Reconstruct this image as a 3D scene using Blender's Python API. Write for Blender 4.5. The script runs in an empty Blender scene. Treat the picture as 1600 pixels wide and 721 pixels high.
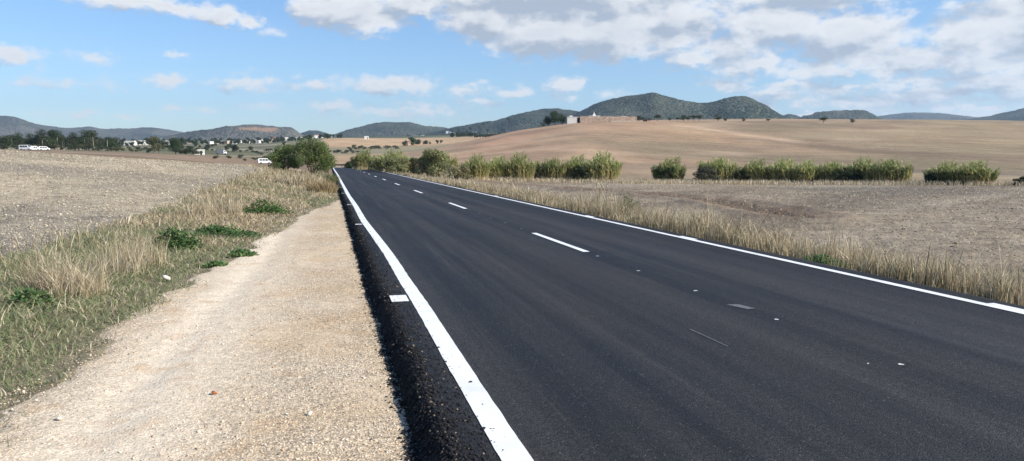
import bpy, math, random
import numpy as np
from mathutils import Matrix, Vector, Euler

rng = np.random.default_rng(7)
random.seed(7)
SC = bpy.context.scene
COL = SC.collection
R = math.radians

# ------------------------------------------------------------------ camera
F_PX, H_CAM = 1180.0, 1.6
PITCH, YAW = 5.35, 13.57
cam_d = bpy.data.cameras.new('camera')
cam_d.sensor_width = 36.0
cam_d.lens = 36.0 * F_PX / 1600.0
cam_d.clip_start = 0.05
cam_d.clip_end = 60000
cam = bpy.data.objects.new('camera', cam_d)
COL.objects.link(cam)
cam.location = (0, 0, H_CAM)
cam.rotation_euler = (R(90 - PITCH), 0, R(-YAW))
SC.camera = cam
RM = np.array(Euler((R(90 - PITCH), 0, R(-YAW)), 'XYZ').to_matrix())

def ray(px, py):
    d = RM @ np.array([px - 800.0, -(py - 360.5), -F_PX])
    return d / np.linalg.norm(d)
def az_el(px, py):
    d = ray(px, py)
    return math.degrees(math.atan2(d[0], d[1])), math.degrees(math.asin(d[2]))
def on_plane(px, py, z=0.0):
    d = ray(px, py); t = (z - H_CAM) / d[2]
    return d[0] * t, d[1] * t
def horiz_dir(px):
    d = ray(px, 250.0); n = math.hypot(d[0], d[1])
    return d[0] / n, d[1] / n
def z_at(px, py, r):
    d = ray(px, py)
    return H_CAM + r * d[2] / math.hypot(d[0], d[1])

# ------------------------------------------------------------------ numpy noise
def _h(ix, iy, s):
    n = (ix * 374761393 + iy * 668265263 + s * 974634777) & 0xffffffff
    n = ((n ^ (n >> 13)) * 1274126177) & 0xffffffff
    n = n ^ (n >> 16)
    return (n & 0xffff) / 65535.0
def vnoise(x, y, s=0):
    x = np.asarray(x, float); y = np.asarray(y, float)
    ix = np.floor(x).astype(np.int64); iy = np.floor(y).astype(np.int64)
    fx = x - ix; fy = y - iy
    fx = fx * fx * (3 - 2 * fx); fy = fy * fy * (3 - 2 * fy)
    a = _h(ix, iy, s); b = _h(ix + 1, iy, s); c = _h(ix, iy + 1, s); d = _h(ix + 1, iy + 1, s)
    return (a * (1 - fx) + b * fx) * (1 - fy) + (c * (1 - fx) + d * fx) * fy
def fbm(x, y, o=4, s=0, g=0.5):
    t = 0; a = 1; n = 0
    for i in range(o):
        t = t + a * vnoise(x * 2 ** i + 17.3 * i, y * 2 ** i + 5.1 * i, s + i); n += a; a *= g
    return t / n - 0.5
def sstep(a, b, x):
    t = np.clip((np.asarray(x, float) - a) / (b - a), 0, 1)
    return t * t * (3 - 2 * t)

# ------------------------------------------------------------------ layout of the land
COLS = [
 (-500, [(60,240),(80,233),(110,237),(150,238),(300,235),(500,232),(1000,228),(2000,222),(9000,0)]),
 (0,    [(40,256),(80,234.5),(110,238),(150,240),(300,236),(500,233),(1000,228),(2000,222),(9000,0)]),
 (100,  [(40,262),(80,241),(110,245),(150,246),(300,238),(500,234),(1000,228),(2000,222),(9000,0)]),
 (200,  [(40,268),(80,247.5),(110,251),(150,251),(300,241),(450,237),(1000,228),(2000,222),(9000,0)]),
 (400,  [(40,284),(80,260),(110,262),(200,261),(290,258.5),(330,251),(450,243),(700,236),(1200,225),(2000,217),(9000,0)]),
 (514,  [(40,300),(80,274),(160,262),(250,255),(400,246),(600,238),(720,231),(950,215),(1100,217),(2000,216),(9000,0)]),
 (620,  [(40,305),(100,272),(160,263),(250,252),(400,243),(600,236),(720,230),(950,216),(1100,218),(2000,214),(9000,0)]),
 (690,  [(40,306),(100,277),(160,268),(250,250),(400,230),(450,231),(600,236),(720,228),(950,216),(1100,216),(2000,212),(9000,0)]),
 (800,  [(40,308),(100,281),(130,275),(250,238),(400,206),(450,205),(600,214),(950,214),(2000,210),(9000,0)]),
 (900,  [(40,310),(95,284),(120,276),(180,253),(260,224),(395,192),(430,191),(600,198),(2000,200),(9000,0)]),
 (1000, [(40,310),(95,285),(120,279),(180,260),(260,230),(390,190.5),(430,189),(600,195),(2000,200),(9000,0)]),
 (1200, [(40,311),(95,287),(120,283),(180,268),(260,238),(340,208),(420,188),(600,190),(2000,200),(9000,0)]),
 (1450, [(40,313),(90,289),(120,285),(200,268),(300,224),(420,189.5),(600,192),(2000,200),(9000,0)]),
 (1600, [(40,315),(85,291),(110,289),(200,273),(300,230),(420,196),(600,198),(2000,200),(9000,0)]),
 (2000, [(40,320),(85,296),(110,292),(200,275),(300,236),(420,206),(600,206),(2000,208),(9000,0)]),
]
AZC = np.array([az_el(c[0], 250)[0] for c in COLS])
LR = np.linspace(math.log(20), math.log(12000), 400)
TAB = []
for px, pts in COLS:
    lr = [math.log(p[0]) for p in pts]
    zs = [z_at(px, p[1], p[0]) for p in pts[:-1]]; zs.append(zs[-1] * .9)
    lr = [math.log(18)] + lr + [math.log(14000)]
    zs = [-0.15] + zs + [zs[-1]]
    z = np.interp(LR, lr, zs)
    k = np.hanning(15); k /= k.sum()
    # smooth in the logarithm of the distance
    zp = np.pad(z, 7, mode='edge')
    TAB.append(np.convolve(zp, k, mode='valid'))
TAB = np.array(TAB)
# the land between the surveyed directions: interpolated finely, then smoothed sideways
_ad = np.arange(AZC[0], AZC[-1], 0.25)
TAB = np.stack([np.interp(_ad, AZC, TAB[:, k]) for k in range(TAB.shape[1])], 1)
_k = np.hanning(19); _k /= _k.sum()
TAB = np.stack([np.convolve(np.pad(TAB[:, k], 9, mode='edge'), _k, mode='valid') for k in range(TAB.shape[1])], 1)
AZC = _ad

GB = [on_plane(*p, -0.15) for p in [(-260, 800), (30, 622), (190, 512), (330, 417), (390, 387), (470, 337), (521, 316)]]
GBx = np.array([p[0] for p in GB]); GBy = np.array([p[1] for p in GB])
o_ = np.argsort(GBy); GBx = GBx[o_]; GBy = GBy[o_]
def gravel_edge(y):
    return np.interp(y, np.r_[-30, -2, GBy, GBy[-1] + 3], np.r_[-2.9, -2.8, GBx, 0.62])

def height(x, y, detail=True):
    x = np.asarray(x, float); y = np.asarray(y, float)
    r = np.hypot(x, y) + 1e-6
    az = np.degrees(np.arctan2(x, y))
    a = np.clip(az, AZC[0], AZC[-1])
    back = sstep(75, 150, np.abs(az - YAW))
    l = np.clip(np.log(r), LR[0], LR[-1])
    fi = np.interp(l, LR, np.arange(len(LR))); i0 = np.clip(fi.astype(int), 0, len(LR) - 2); ft = fi - i0
    ci = np.clip(np.searchsorted(AZC, a, side='right') - 1, 0, len(AZC) - 2)
    ca = (a - AZC[ci]) / (AZC[ci + 1] - AZC[ci]); ca = np.clip(ca, 0, 1); cs = ca
    z0 = TAB[ci, i0] * (1 - ft) + TAB[ci, i0 + 1] * ft
    z1 = TAB[ci + 1, i0] * (1 - ft) + TAB[ci + 1, i0 + 1] * ft
    zf = z0 * (1 - cs) + z1 * cs
    zf = zf * (1 - back)
    # near profile across the road
    zn = np.where(x < 0.5, -0.16, -0.25)
    lb = gravel_edge(y)
    zn = np.where(x < lb, -0.175 + 0.10 * sstep(0.2, 2.0, lb - x) - 0.03 * sstep(2.6, 4.5, lb - x), zn)
    zn = np.where(x > 7.25, -0.10 - 0.28 * sstep(7.4, 10.0, x), zn)
    zn = np.where((x > 0.6) & (x <= 7.25), -0.16, zn)
    w = sstep(14, 55, r)
    z = zn * (1 - w) + zf * w
    # keep the land just below the carriageway
    c = np.maximum(np.maximum(0.3 - x, x - 7.2), 0)
    wc = (1 - sstep(0, 9, c)) * (1 - sstep(165, 200, y)) * sstep(10, 30, r)
    z = z * (1 - wc) + (-0.17) * wc
    if detail:
        fld = sstep(4.2, 5.8, -x) * (1 - sstep(80, 200, r)) + sstep(9.5, 11.5, x) * (1 - sstep(80, 200, r))
        z = z + fld * (0.10 * fbm(x * 1.1, y * 1.1, 3, 3) + 0.06 * fbm(x * 5.5, y * 4.5, 3, 9))
        vg = (sstep(0.0, 0.5, lb - x)) * (1 - fld)
        z = z + vg * 0.06 * fbm(x * 2.3, y * 2.3, 3, 21)
        z = z + sstep(100, 600, r) * 1.2 * fbm(x / 60, y / 60, 3, 31) * (1 - wc)
    return z

def ground(px, r):
    hx, hy = horiz_dir(px)
    x, y = hx * r, hy * r
    return x, y, float(height(np.array([x]), np.array([y]))[0])

# ------------------------------------------------------------------ object helpers
def tag(o, label=None, cat=None, group=None, kind=None):
    if label: o['label'] = label
    if cat: o['category'] = cat
    if group: o['group'] = group
    if kind: o['kind'] = kind
    return o
def link(name, me, mat=None, parent=None):
    o = bpy.data.objects.new(name, me); COL.objects.link(o)
    if mat and me is not None and not me.materials: me.materials.append(mat)
    if parent: o.parent = parent
    return o
def empty(name, loc, rz=0):
    o = bpy.data.objects.new(name, None); COL.objects.link(o)
    o.location = loc; o.rotation_euler = (0, 0, rz); o.empty_display_size = 0.3
    return o
def tri_mesh(name, V, T, col=None, smooth=False, mat=None, extra=None):
    V = np.asarray(V, np.float32); T = np.asarray(T, np.int32)
    k = T.shape[1]
    me = bpy.data.meshes.new(name)
    me.vertices.add(len(V)); me.vertices.foreach_set('co', V.ravel())
    me.loops.add(T.size); me.loops.foreach_set('vertex_index', T.ravel())
    me.polygons.add(len(T)); me.polygons.foreach_set('loop_start', np.arange(0, T.size, k, dtype=np.int32))
    me.polygons.foreach_set('loop_total', np.full(len(T), k, np.int32))
    if smooth: me.polygons.foreach_set('use_smooth', np.ones(len(T), bool))
    if col is not None:
        a = me.color_attributes.new('col', 'FLOAT_COLOR', 'POINT')
        c = np.ones((len(V), 4), np.float32); c[:, :3] = col
        a.data.foreach_set('color', c.ravel())
    if extra is not None:
        a = me.attributes.new('mask', 'FLOAT', 'POINT')
        a.data.foreach_set('value', np.asarray(extra, np.float32))
    me.update(calc_edges=True)
    if mat: me.materials.append(mat)
    return me
class MB:
    def __init__(s): s.v = []; s.f = []; s.n = 0
    def add(s, v, f):
        v = np.asarray(v, float); s.v.append(v); s.f += [tuple(i + s.n for i in q) for q in f]; s.n += len(v); return s
    def box(s, c, d, rz=0, taper=1.0):
        x, y, z = np.array(d) / 2.0
        v = np.array([(-x,-y,-z),(x,-y,-z),(x,y,-z),(-x,y,-z),(-x*taper,-y*taper,z),(x*taper,-y*taper,z),(x*taper,y*taper,z),(-x*taper,y*taper,z)])
        cs, sn = math.cos(rz), math.sin(rz)
        w = v.copy(); w[:, 0] = v[:, 0] * cs - v[:, 1] * sn; w[:, 1] = v[:, 0] * sn + v[:, 1] * cs
        return s.add(w + np.array(c), [(0,3,2,1),(4,5,6,7),(0,1,5,4),(1,2,6,5),(2,3,7,6),(3,0,4,7)])
    def tube(s, p0, p1, r0, r1, n=6):
        p0 = np.array(p0, float); p1 = np.array(p1, float); d = p1 - p0; L = np.linalg.norm(d); d /= L
        a = np.cross(d, (0, 0, 1.0)) if abs(d[2]) < .9 else np.cross(d, (1.0, 0, 0)); a /= np.linalg.norm(a); b = np.cross(d, a)
        v = []
        for p, rr in ((p0, r0), (p1, r1)):
            for i in range(n):
                t = 2 * math.pi * i / n; v.append(p + rr * (math.cos(t) * a + math.sin(t) * b))
        f = [(i, (i + 1) % n, n + (i + 1) % n, n + i) for i in range(n)] + [tuple(range(n))[::-1], tuple(range(n, 2 * n))]
        return s.add(v, f)
    def prism(s, prof, y0, y1):   # profile in xz extruded along y
        n = len(prof); v = [(p[0], y0, p[1]) for p in prof] + [(p[0], y1, p[1]) for p in prof]
        f = [(i, (i + 1) % n, n + (i + 1) % n, n + i) for i in range(n)] + [tuple(range(n))[::-1], tuple(range(n, 2 * n))]
        return s.add(v, f)
    def mesh(s, name, mat=None):
        me = bpy.data.meshes.new(name); me.from_pydata(np.concatenate(s.v).tolist(), [], s.f)
        me.update()
        if mat: me.materials.append(mat)
        return me

# ------------------------------------------------------------------ materials
def new_mat(name):
    m = bpy.data.materials.new(name); m.use_nodes = True
    nt = m.node_tree; nt.nodes.clear()
    return m, nt
class NT:
    def __init__(s, nt): s.nt = nt
    def n(s, typ, **kw):
        nd = s.nt.nodes.new(typ)
        for k, v in kw.items():
            if k == 'ins':
                for i, val in v.items():
                    if isinstance(val, bpy.types.NodeSocket): s.nt.links.new(val, nd.inputs[i])
                    else: nd.inputs[i].default_value = val
            else: setattr(nd, k, v)
        return nd
    def m(s, op, a, b=0.0, c=0.0, clamp=False):
        return s.n('ShaderNodeMath', operation=op, use_clamp=clamp, ins={0: a, 1: b, 2: c}).outputs[0]
    def v(s, op, a, b=(0, 0, 0), c=(0, 0, 0)):
        nd = s.n('ShaderNodeVectorMath', operation=op, ins={0: a, 1: b})
        if op == 'MULTIPLY_ADD':
            if isinstance(c, bpy.types.NodeSocket): s.nt.links.new(c, nd.inputs[2])
            else: nd.inputs[2].default_value = c
        return nd.outputs['Value'] if op in ('LENGTH', 'DOT_PRODUCT') else nd.outputs[0]
    def noise(s, vec, scale, detail=4, rough=0.5, out='Fac'):
        return s.n('ShaderNodeTexNoise', ins={'Vector': vec, 'Scale': scale, 'Detail': detail, 'Roughness': rough}).outputs[out]
    def mixc(s, f, a, b, bt='MIX'):
        nd = s.nt.nodes.new('ShaderNodeMix'); nd.data_type = 'RGBA'; nd.blend_type = bt; nd.clamp_factor = True
        for i, val in ((0, f), (6, a), (7, b)):
            if isinstance(val, bpy.types.NodeSocket): s.nt.links.new(val, nd.inputs[i])
            else: nd.inputs[i].default_value = val if i == 0 else (*val, 1)
        return nd.outputs[2]
    def rng(s, x, a, b, c=0.0, d=1.0, smooth=False):
        return s.n('ShaderNodeMapRange', interpolation_type='SMOOTHSTEP' if smooth else 'LINEAR', ins={0: x, 1: a, 2: b, 3: c, 4: d}).outputs[0]

def plain(name, c, rough=0.7, var=0.15, scale=3.0, metal=0.0, spec=0.3):
    m, nt = new_mat(name); N = NT(nt)
    pos = N.n('ShaderNodeTexCoord').outputs['Object']
    f = N.noise(pos, scale, 5, 0.6)
    k = N.rng(f, 0.3, 0.7, 1 - var, 1 + var)
    col = N.v('SCALE', tuple(c)); nt.links.new(k, col.node.inputs['Scale'])
    b = N.n('ShaderNodeBsdfPrincipled', ins={'Base Color': col, 'Roughness': rough, 'Metallic': metal, 'Specular IOR Level': spec})
    N.n('ShaderNodeOutputMaterial', ins={0: b.outputs[0]})
    return m

def leaf_mat(name, trans=0.3, rough=0.55, tint=(1, 1, 1)):
    m, nt = new_mat(name); N = NT(nt)
    at = N.n('ShaderNodeAttribute', attribute_name='col').outputs['Color']
    oi = N.n('ShaderNodeObjectInfo').outputs['Random']
    k = N.rng(oi, 0, 1, 0.82, 1.15)
    c = N.v('MULTIPLY', at, tint)
    c2 = N.v('SCALE', c); nt.links.new(k, c2.node.inputs['Scale'])
    b = N.n('ShaderNodeBsdfPrincipled', ins={'Base Color': c2, 'Roughness': rough, 'Specular IOR Level': 0.25})
    t = N.n('ShaderNodeBsdfTranslucent', ins={'Color': c2})
    mx = N.n('ShaderNodeMixShader', ins={0: trans, 1: b.outputs[0], 2: t.outputs[0]})
    N.n('ShaderNodeOutputMaterial', ins={0: mx.outputs[0]})
    return m

M_leaf = leaf_mat('foliage', .38)
M_dry = leaf_mat('dry_grass', 0.25, 0.6)
M_bark = plain('bark', (0.12, 0.09, 0.07), 0.9, 0.3, 6)
M_white = plain('whitewash', (0.66, 0.64, 0.59), 0.8, 0.06, 0.6)
M_dark = plain('dark_opening', (0.03, 0.028, 0.025), 0.8, 0.1)
M_tile = plain('roof_tile', (0.30, 0.16, 0.10), 0.85, 0.2, 2)

def ground_mat():
    m, nt = new_mat('ground_soil'); N = NT(nt)
    pos = N.n('ShaderNodeNewGeometry').outputs['Position']
    at = N.n('ShaderNodeAttribute', attribute_name='col').outputs['Color']
    mk = N.n('ShaderNodeAttribute', attribute_name='mask').outputs['Fac']
    dist = N.v('LENGTH', pos)
    near = N.rng(dist, 10, 60, 1, 0)
    n1 = N.noise(pos, 9.0, 6, 0.65)
    rot0 = N.n('ShaderNodeVectorRotate', ins={'Vector': pos, 'Angle': R(14)}).outputs[0]
    n2 = N.noise(pos, 1.3, 5, 0.6)
    # stubble and clod streaks seen from a low eye: pattern larger with distance
    s3 = N.v('MULTIPLY', pos, (0.35, 0.35, 0.35)); n3 = N.noise(s3, 1.0, 6, 0.62)
    # long faint cultivation streaks on the hill
    rot = N.n('ShaderNodeVectorRotate', ins={'Vector': pos, 'Angle': R(40)}).outputs[0]
    st = N.v('MULTIPLY', rot, (0.010, 0.26, 0.1)); n4 = N.noise(st, 1.0, 4, 0.55)
    far = N.rng(dist, 100, 200, 0, 1)
    k = N.rng(n1, 0.3, 0.7, 0.68, 1.3)
    n5 = N.noise(N.v('MULTIPLY', pos, (.05, .02, .05)), 1.0, 6, 0.65)
    k = N.m('MULTIPLY', k, N.rng(n5, 0.35, 0.65, .84, 1.12))
    # dark cracks and shallow hollows in the worked soil, drawn out along the rows
    n6 = N.noise(N.v('MULTIPLY', rot0, (0.7, 3.2, 1)), 1.0, 6, 0.7)
    k = N.m('MULTIPLY', k, N.m('ADD', 1.0, N.m('MULTIPLY', N.m('MULTIPLY', mk, -.45), N.rng(n6, .54, .64))))
    k = N.m('MULTIPLY', k, N.rng(n2, 0.3, 0.7, 0.80, 1.2))
    k = N.m('MULTIPLY', k, N.rng(n3, 0.3, 0.7, 0.88, 1.12))
    k4 = N.m('MULTIPLY', N.rng(n4, 0.35, 0.65, 0.87, 1.11), N.rng(N.noise(N.v('MULTIPLY', rot, (.02, .9, .1)), 1.0, 3, .6), .35, .65, .93, 1.06))
    k4 = N.m('ADD', N.m('MULTIPLY', k4, far), N.m('SUBTRACT', 1.0, far))
    k = N.m('MULTIPLY', k, k4)
    c = N.v('SCALE', at); nt.links.new(k, c.node.inputs['Scale'])
    # pale stone and straw flecks in the worked fields
    vo = N.n('ShaderNodeTexVoronoi', ins={'Vector': pos, 'Scale': 5.0}).outputs['Distance']
    fl = N.m('MULTIPLY', N.rng(vo, 0.16, 0.10, 0, 1), mk)
    fl = N.m('MULTIPLY', fl, N.rng(N.noise(pos, 2.1, 2), 0.45, 0.6, 0, 0.8))
    c = N.mixc(fl, c, (0.46, 0.42, 0.34))
    bh = N.m('ADD', N.m('MULTIPLY', n1, 0.6), N.m('MULTIPLY', n2, 1.4))
    bm = N.n('ShaderNodeBump', ins={'Height': bh, 'Strength': N.rng(dist, 15, 140, .9, .0), 'Distance': 0.10})
    b = N.n('ShaderNodeBsdfPrincipled', ins={'Base Color': c, 'Roughness': 0.95, 'Specular IOR Level': 0.1, 'Normal': bm.outputs[0]})
    N.n('ShaderNodeOutputMaterial', ins={0: b.outputs[0]})
    return m
def gravel_mat():
    m, nt = new_mat('gravel'); N = NT(nt)
    pos = N.n('ShaderNodeNewGeometry').outputs['Position']
    v1 = N.n('ShaderNodeTexVoronoi', ins={'Vector': pos, 'Scale': 62.0, 'Randomness': 1.0})
    v2 = N.n('ShaderNodeTexVoronoi', ins={'Vector': pos, 'Scale': 24.0})
    n1 = N.noise(pos, 0.9, 5, 0.6); n2 = N.noise(pos, 7, 5, 0.65)
    cv = N.n('ShaderNodeSeparateColor', ins={0: v1.outputs['Color']}).outputs[0]
    base = N.mixc(N.rng(n1, 0.35, 0.65), (0.60, 0.50, 0.365), (0.55, 0.425, 0.28))
    # paler compacted wheel track
    sx = N.n('ShaderNodeSeparateXYZ', ins={0: pos}).outputs
    tr = N.rng(N.m('ABSOLUTE', N.m('ADD', sx[0], 1.35)), 0.0, 1.1, 0.85, 0.0, True)
    base = N.mixc(tr, base, (0.68, 0.59, 0.46))
    base = N.mixc(N.rng(N.noise(pos, 2.6, 4), 0.56, 0.72, 0, 0.5), base, (0.50, 0.33, 0.19))
    k = N.m('MULTIPLY', N.rng(cv, 0, 1, 0.60, 1.32), N.rng(n2, 0.3, 0.7, 0.85, 1.15))
    k = N.m('MULTIPLY', k, N.rng(v1.outputs['Distance'], 0.2, 0.75, 1.1, 0.62))
    dust = N.m('MAXIMUM', N.m('MULTIPLY', tr, .7), N.rng(N.noise(N.v('MULTIPLY', pos, (1.3, .5, 1)), 1.0, 5, .6), .48, .64, 0, .60))
    k = N.m('ADD', N.m('MULTIPLY', k, N.m('SUBTRACT', 1.0, dust)), N.m('MULTIPLY', N.rng(n2, .3, .7, .88, 1.14), dust))
    c = N.v('SCALE', base); nt.links.new(k, c.node.inputs['Scale'])
    h = N.m('ADD', N.m('MULTIPLY', v1.outputs['Distance'], -1.0), N.m('MULTIPLY', v2.outputs['Distance'], -1.2))
    h = N.m('ADD', h, N.m('MULTIPLY', n2, 1.2))
    bm = N.n('ShaderNodeBump', ins={'Height': h, 'Strength': N.m('MULTIPLY_ADD', dust, -.4, .65), 'Distance': 0.010})
    b = N.n('ShaderNodeBsdfPrincipled', ins={'Base Color': c, 'Roughness': 0.95, 'Specular IOR Level': 0.15, 'Normal': bm.outputs[0]})
    N.n('ShaderNodeOutputMaterial', ins={0: b.outputs[0]})
    return m
def asphalt_mat(name='asphalt', dark=1.0, old=False):
    m, nt = new_mat(name); N = NT(nt)
    pos = N.n('ShaderNodeNewGeometry').outputs['Position']
    v1 = N.n('ShaderNodeTexVoronoi', ins={'Vector': pos, 'Scale': 95.0})
    cv = N.n('ShaderNodeSeparateColor', ins={0: v1.outputs['Color']}).outputs
    grain = N.noise(pos, 260, 3, 0.7)
    st = N.v('MULTIPLY', pos, (1.5, 0.022, 1)); n1 = N.noise(st, 1.0, 5, 0.6)
    st2 = N.v('MULTIPLY', pos, (0.5, 0.3, 1)); n2 = N.noise(st2, 1.0, 5, 0.6)
    c0 = (0.0075, 0.0082, 0.0095) if not old else (0.24, 0.22, 0.20)
    c1 = (0.031, 0.029, 0.0275) if not old else (0.30, 0.28, 0.25)
    f = N.m('MULTIPLY_ADD', N.rng(n1, 0.42, 0.62), 0.9, N.rng(n2, 0.35, 0.7, 0, 0.4))
    c = N.mixc(f, c0, c1)
    k = N.m('MULTIPLY', N.rng(cv[0], 0, 1, 0.3, 1.75), N.rng(grain, 0.3, 0.7, 0.6, 1.4))
    c2 = N.v('SCALE', c); nt.links.new(k, c2.node.inputs['Scale'])
    # few pale stones in the mix
    c3 = N.mixc(N.rng(cv[1], 0.975, 0.99, 0, 0.6), c2, (0.11, 0.105, 0.095))
    # dusty pale scuff streaks
    st3 = N.v('MULTIPLY', pos, (5.0, 0.12, 1)); n3 = N.noise(st3, 1.0, 4, 0.7)
    c3 = N.mixc(N.m('MULTIPLY', N.rng(n3, 0.56, 0.70, 0, 0.40), N.rng(grain, 0.4, 0.6)), c3, (0.10, 0.09, 0.08))
    h = N.m('ADD', N.m('MULTIPLY', v1.outputs['Distance'], -1.0), N.m('MULTIPLY', grain, 0.7))
    bm = N.n('ShaderNodeBump', ins={'Height': h, 'Strength': 0.8, 'Distance': 0.008})
    rg = N.rng(n2, 0.3, 0.7, 0.58, 0.72)
    b = N.n('ShaderNodeBsdfPrincipled', ins={'Base Color': c3, 'Roughness': rg, 'Specular IOR Level': 0.28 if not old else 0.2, 'Normal': bm.outputs[0]})
    N.n('ShaderNodeOutputMaterial', ins={0: b.outputs[0]})
    return m
def paint_mat():
    m, nt = new_mat('road_paint'); N = NT(nt)
    pos = N.n('ShaderNodeNewGeometry').outputs['Position']
    v1 = N.n('ShaderNodeTexVoronoi', ins={'Vector': pos, 'Scale': 130.0})
    n1 = N.noise(pos, 5, 4, 0.6); n2 = N.noise(pos, 55, 3, 0.6)
    c = N.mixc(N.rng(n1, 0.3, 0.7, 0, 1), (0.80, 0.82, 0.82), (0.72, 0.735, 0.74))
    pits = N.m('MULTIPLY', N.rng(n2, 0.66, 0.72), N.rng(n1, 0.4, 0.6, 0.3, 1))
    c = N.mixc(pits, c, (0.22, 0.23, 0.24))
    c = N.mixc(N.rng(N.noise(pos, 1.1, 5, .7), .48, .68, 0, .45), c, (.50, .50, .48))
    c = N.mixc(N.rng(N.noise(pos, 90, 2, .6), .60, .70, 0, .35), c, (.35, .36, .36))
    bm = N.n('ShaderNodeBump', ins={'Height': v1.outputs['Distance'], 'Strength': 0.35, 'Distance': 0.004})
    b = N.n('ShaderNodeBsdfPrincipled', ins={'Base Color': c, 'Roughness': 0.6, 'Normal': bm.outputs[0]})
    N.n('ShaderNodeOutputMaterial', ins={0: b.outputs[0]})
    return m
def hill_mat(name, green, soil, cover, scale, patch=None):
    m, nt = new_mat(name); N = NT(nt)
    pos = N.n('ShaderNodeNewGeometry').outputs['Position']
    n1 = N.noise(pos, 0.004, 5, 0.6)
    v = N.n('ShaderNodeTexVoronoi', ins={'Vector': pos, 'Scale': scale})
    nn = N.noise(pos, scale * 0.5, 4, 0.7)
    f = N.m('ADD', N.m('MULTIPLY', v.outputs['Distance'], 0.7), N.m('MULTIPLY', nn, 0.8))
    f = N.m('ADD', f, N.m('MULTIPLY', N.m('SUBTRACT', n1, 0.5), 0.9))
    f = N.rng(f, cover, cover + 0.22)
    c = N.mixc(f, green, soil)
    at = N.n('ShaderNodeAttribute', attribute_name='mask').outputs['Fac']
    c = N.mixc(at, c, (0.30, 0.20, 0.13))
    h = N.m('ADD', N.m('MULTIPLY', v.outputs['Distance'], -1.0), N.m('MULTIPLY', nn, -0.6))
    bm = N.n('ShaderNodeBump', ins={'Height': h, 'Strength': 1.0, 'Distance': 4.0})
    b = N.n('ShaderNodeBsdfPrincipled', ins={'Base Color': c, 'Roughness': 0.95, 'Specular IOR Level': 0.05, 'Normal': bm.outputs[0]})
    N.n('ShaderNodeOutputMaterial', ins={0: b.outputs[0]})
    return m
def stone_attr_mat(name, rough=0.9):
    m, nt = new_mat(name); N = NT(nt)
    at = N.n('ShaderNodeAttribute', attribute_name='col').outputs['Color']
    b = N.n('ShaderNodeBsdfPrincipled', ins={'Base Color': at, 'Roughness': rough, 'Specular IOR Level': 0.3})
    N.n('ShaderNodeOutputMaterial', ins={0: b.outputs[0]})
    return m
M_ground = ground_mat(); M_gravel = gravel_mat(); M_asph = asphalt_mat(); M_old = asphalt_mat('old_asphalt', old=True)
M_raw_shade = plain('shaded_raw_asphalt', (.009, .009, .010), .9, .5, 60, 0, .15)  # raw edge slope, coloured near black to paint in its self-shadowing
M_paint = paint_mat(); M_stone = stone_attr_mat('stones')

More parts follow.
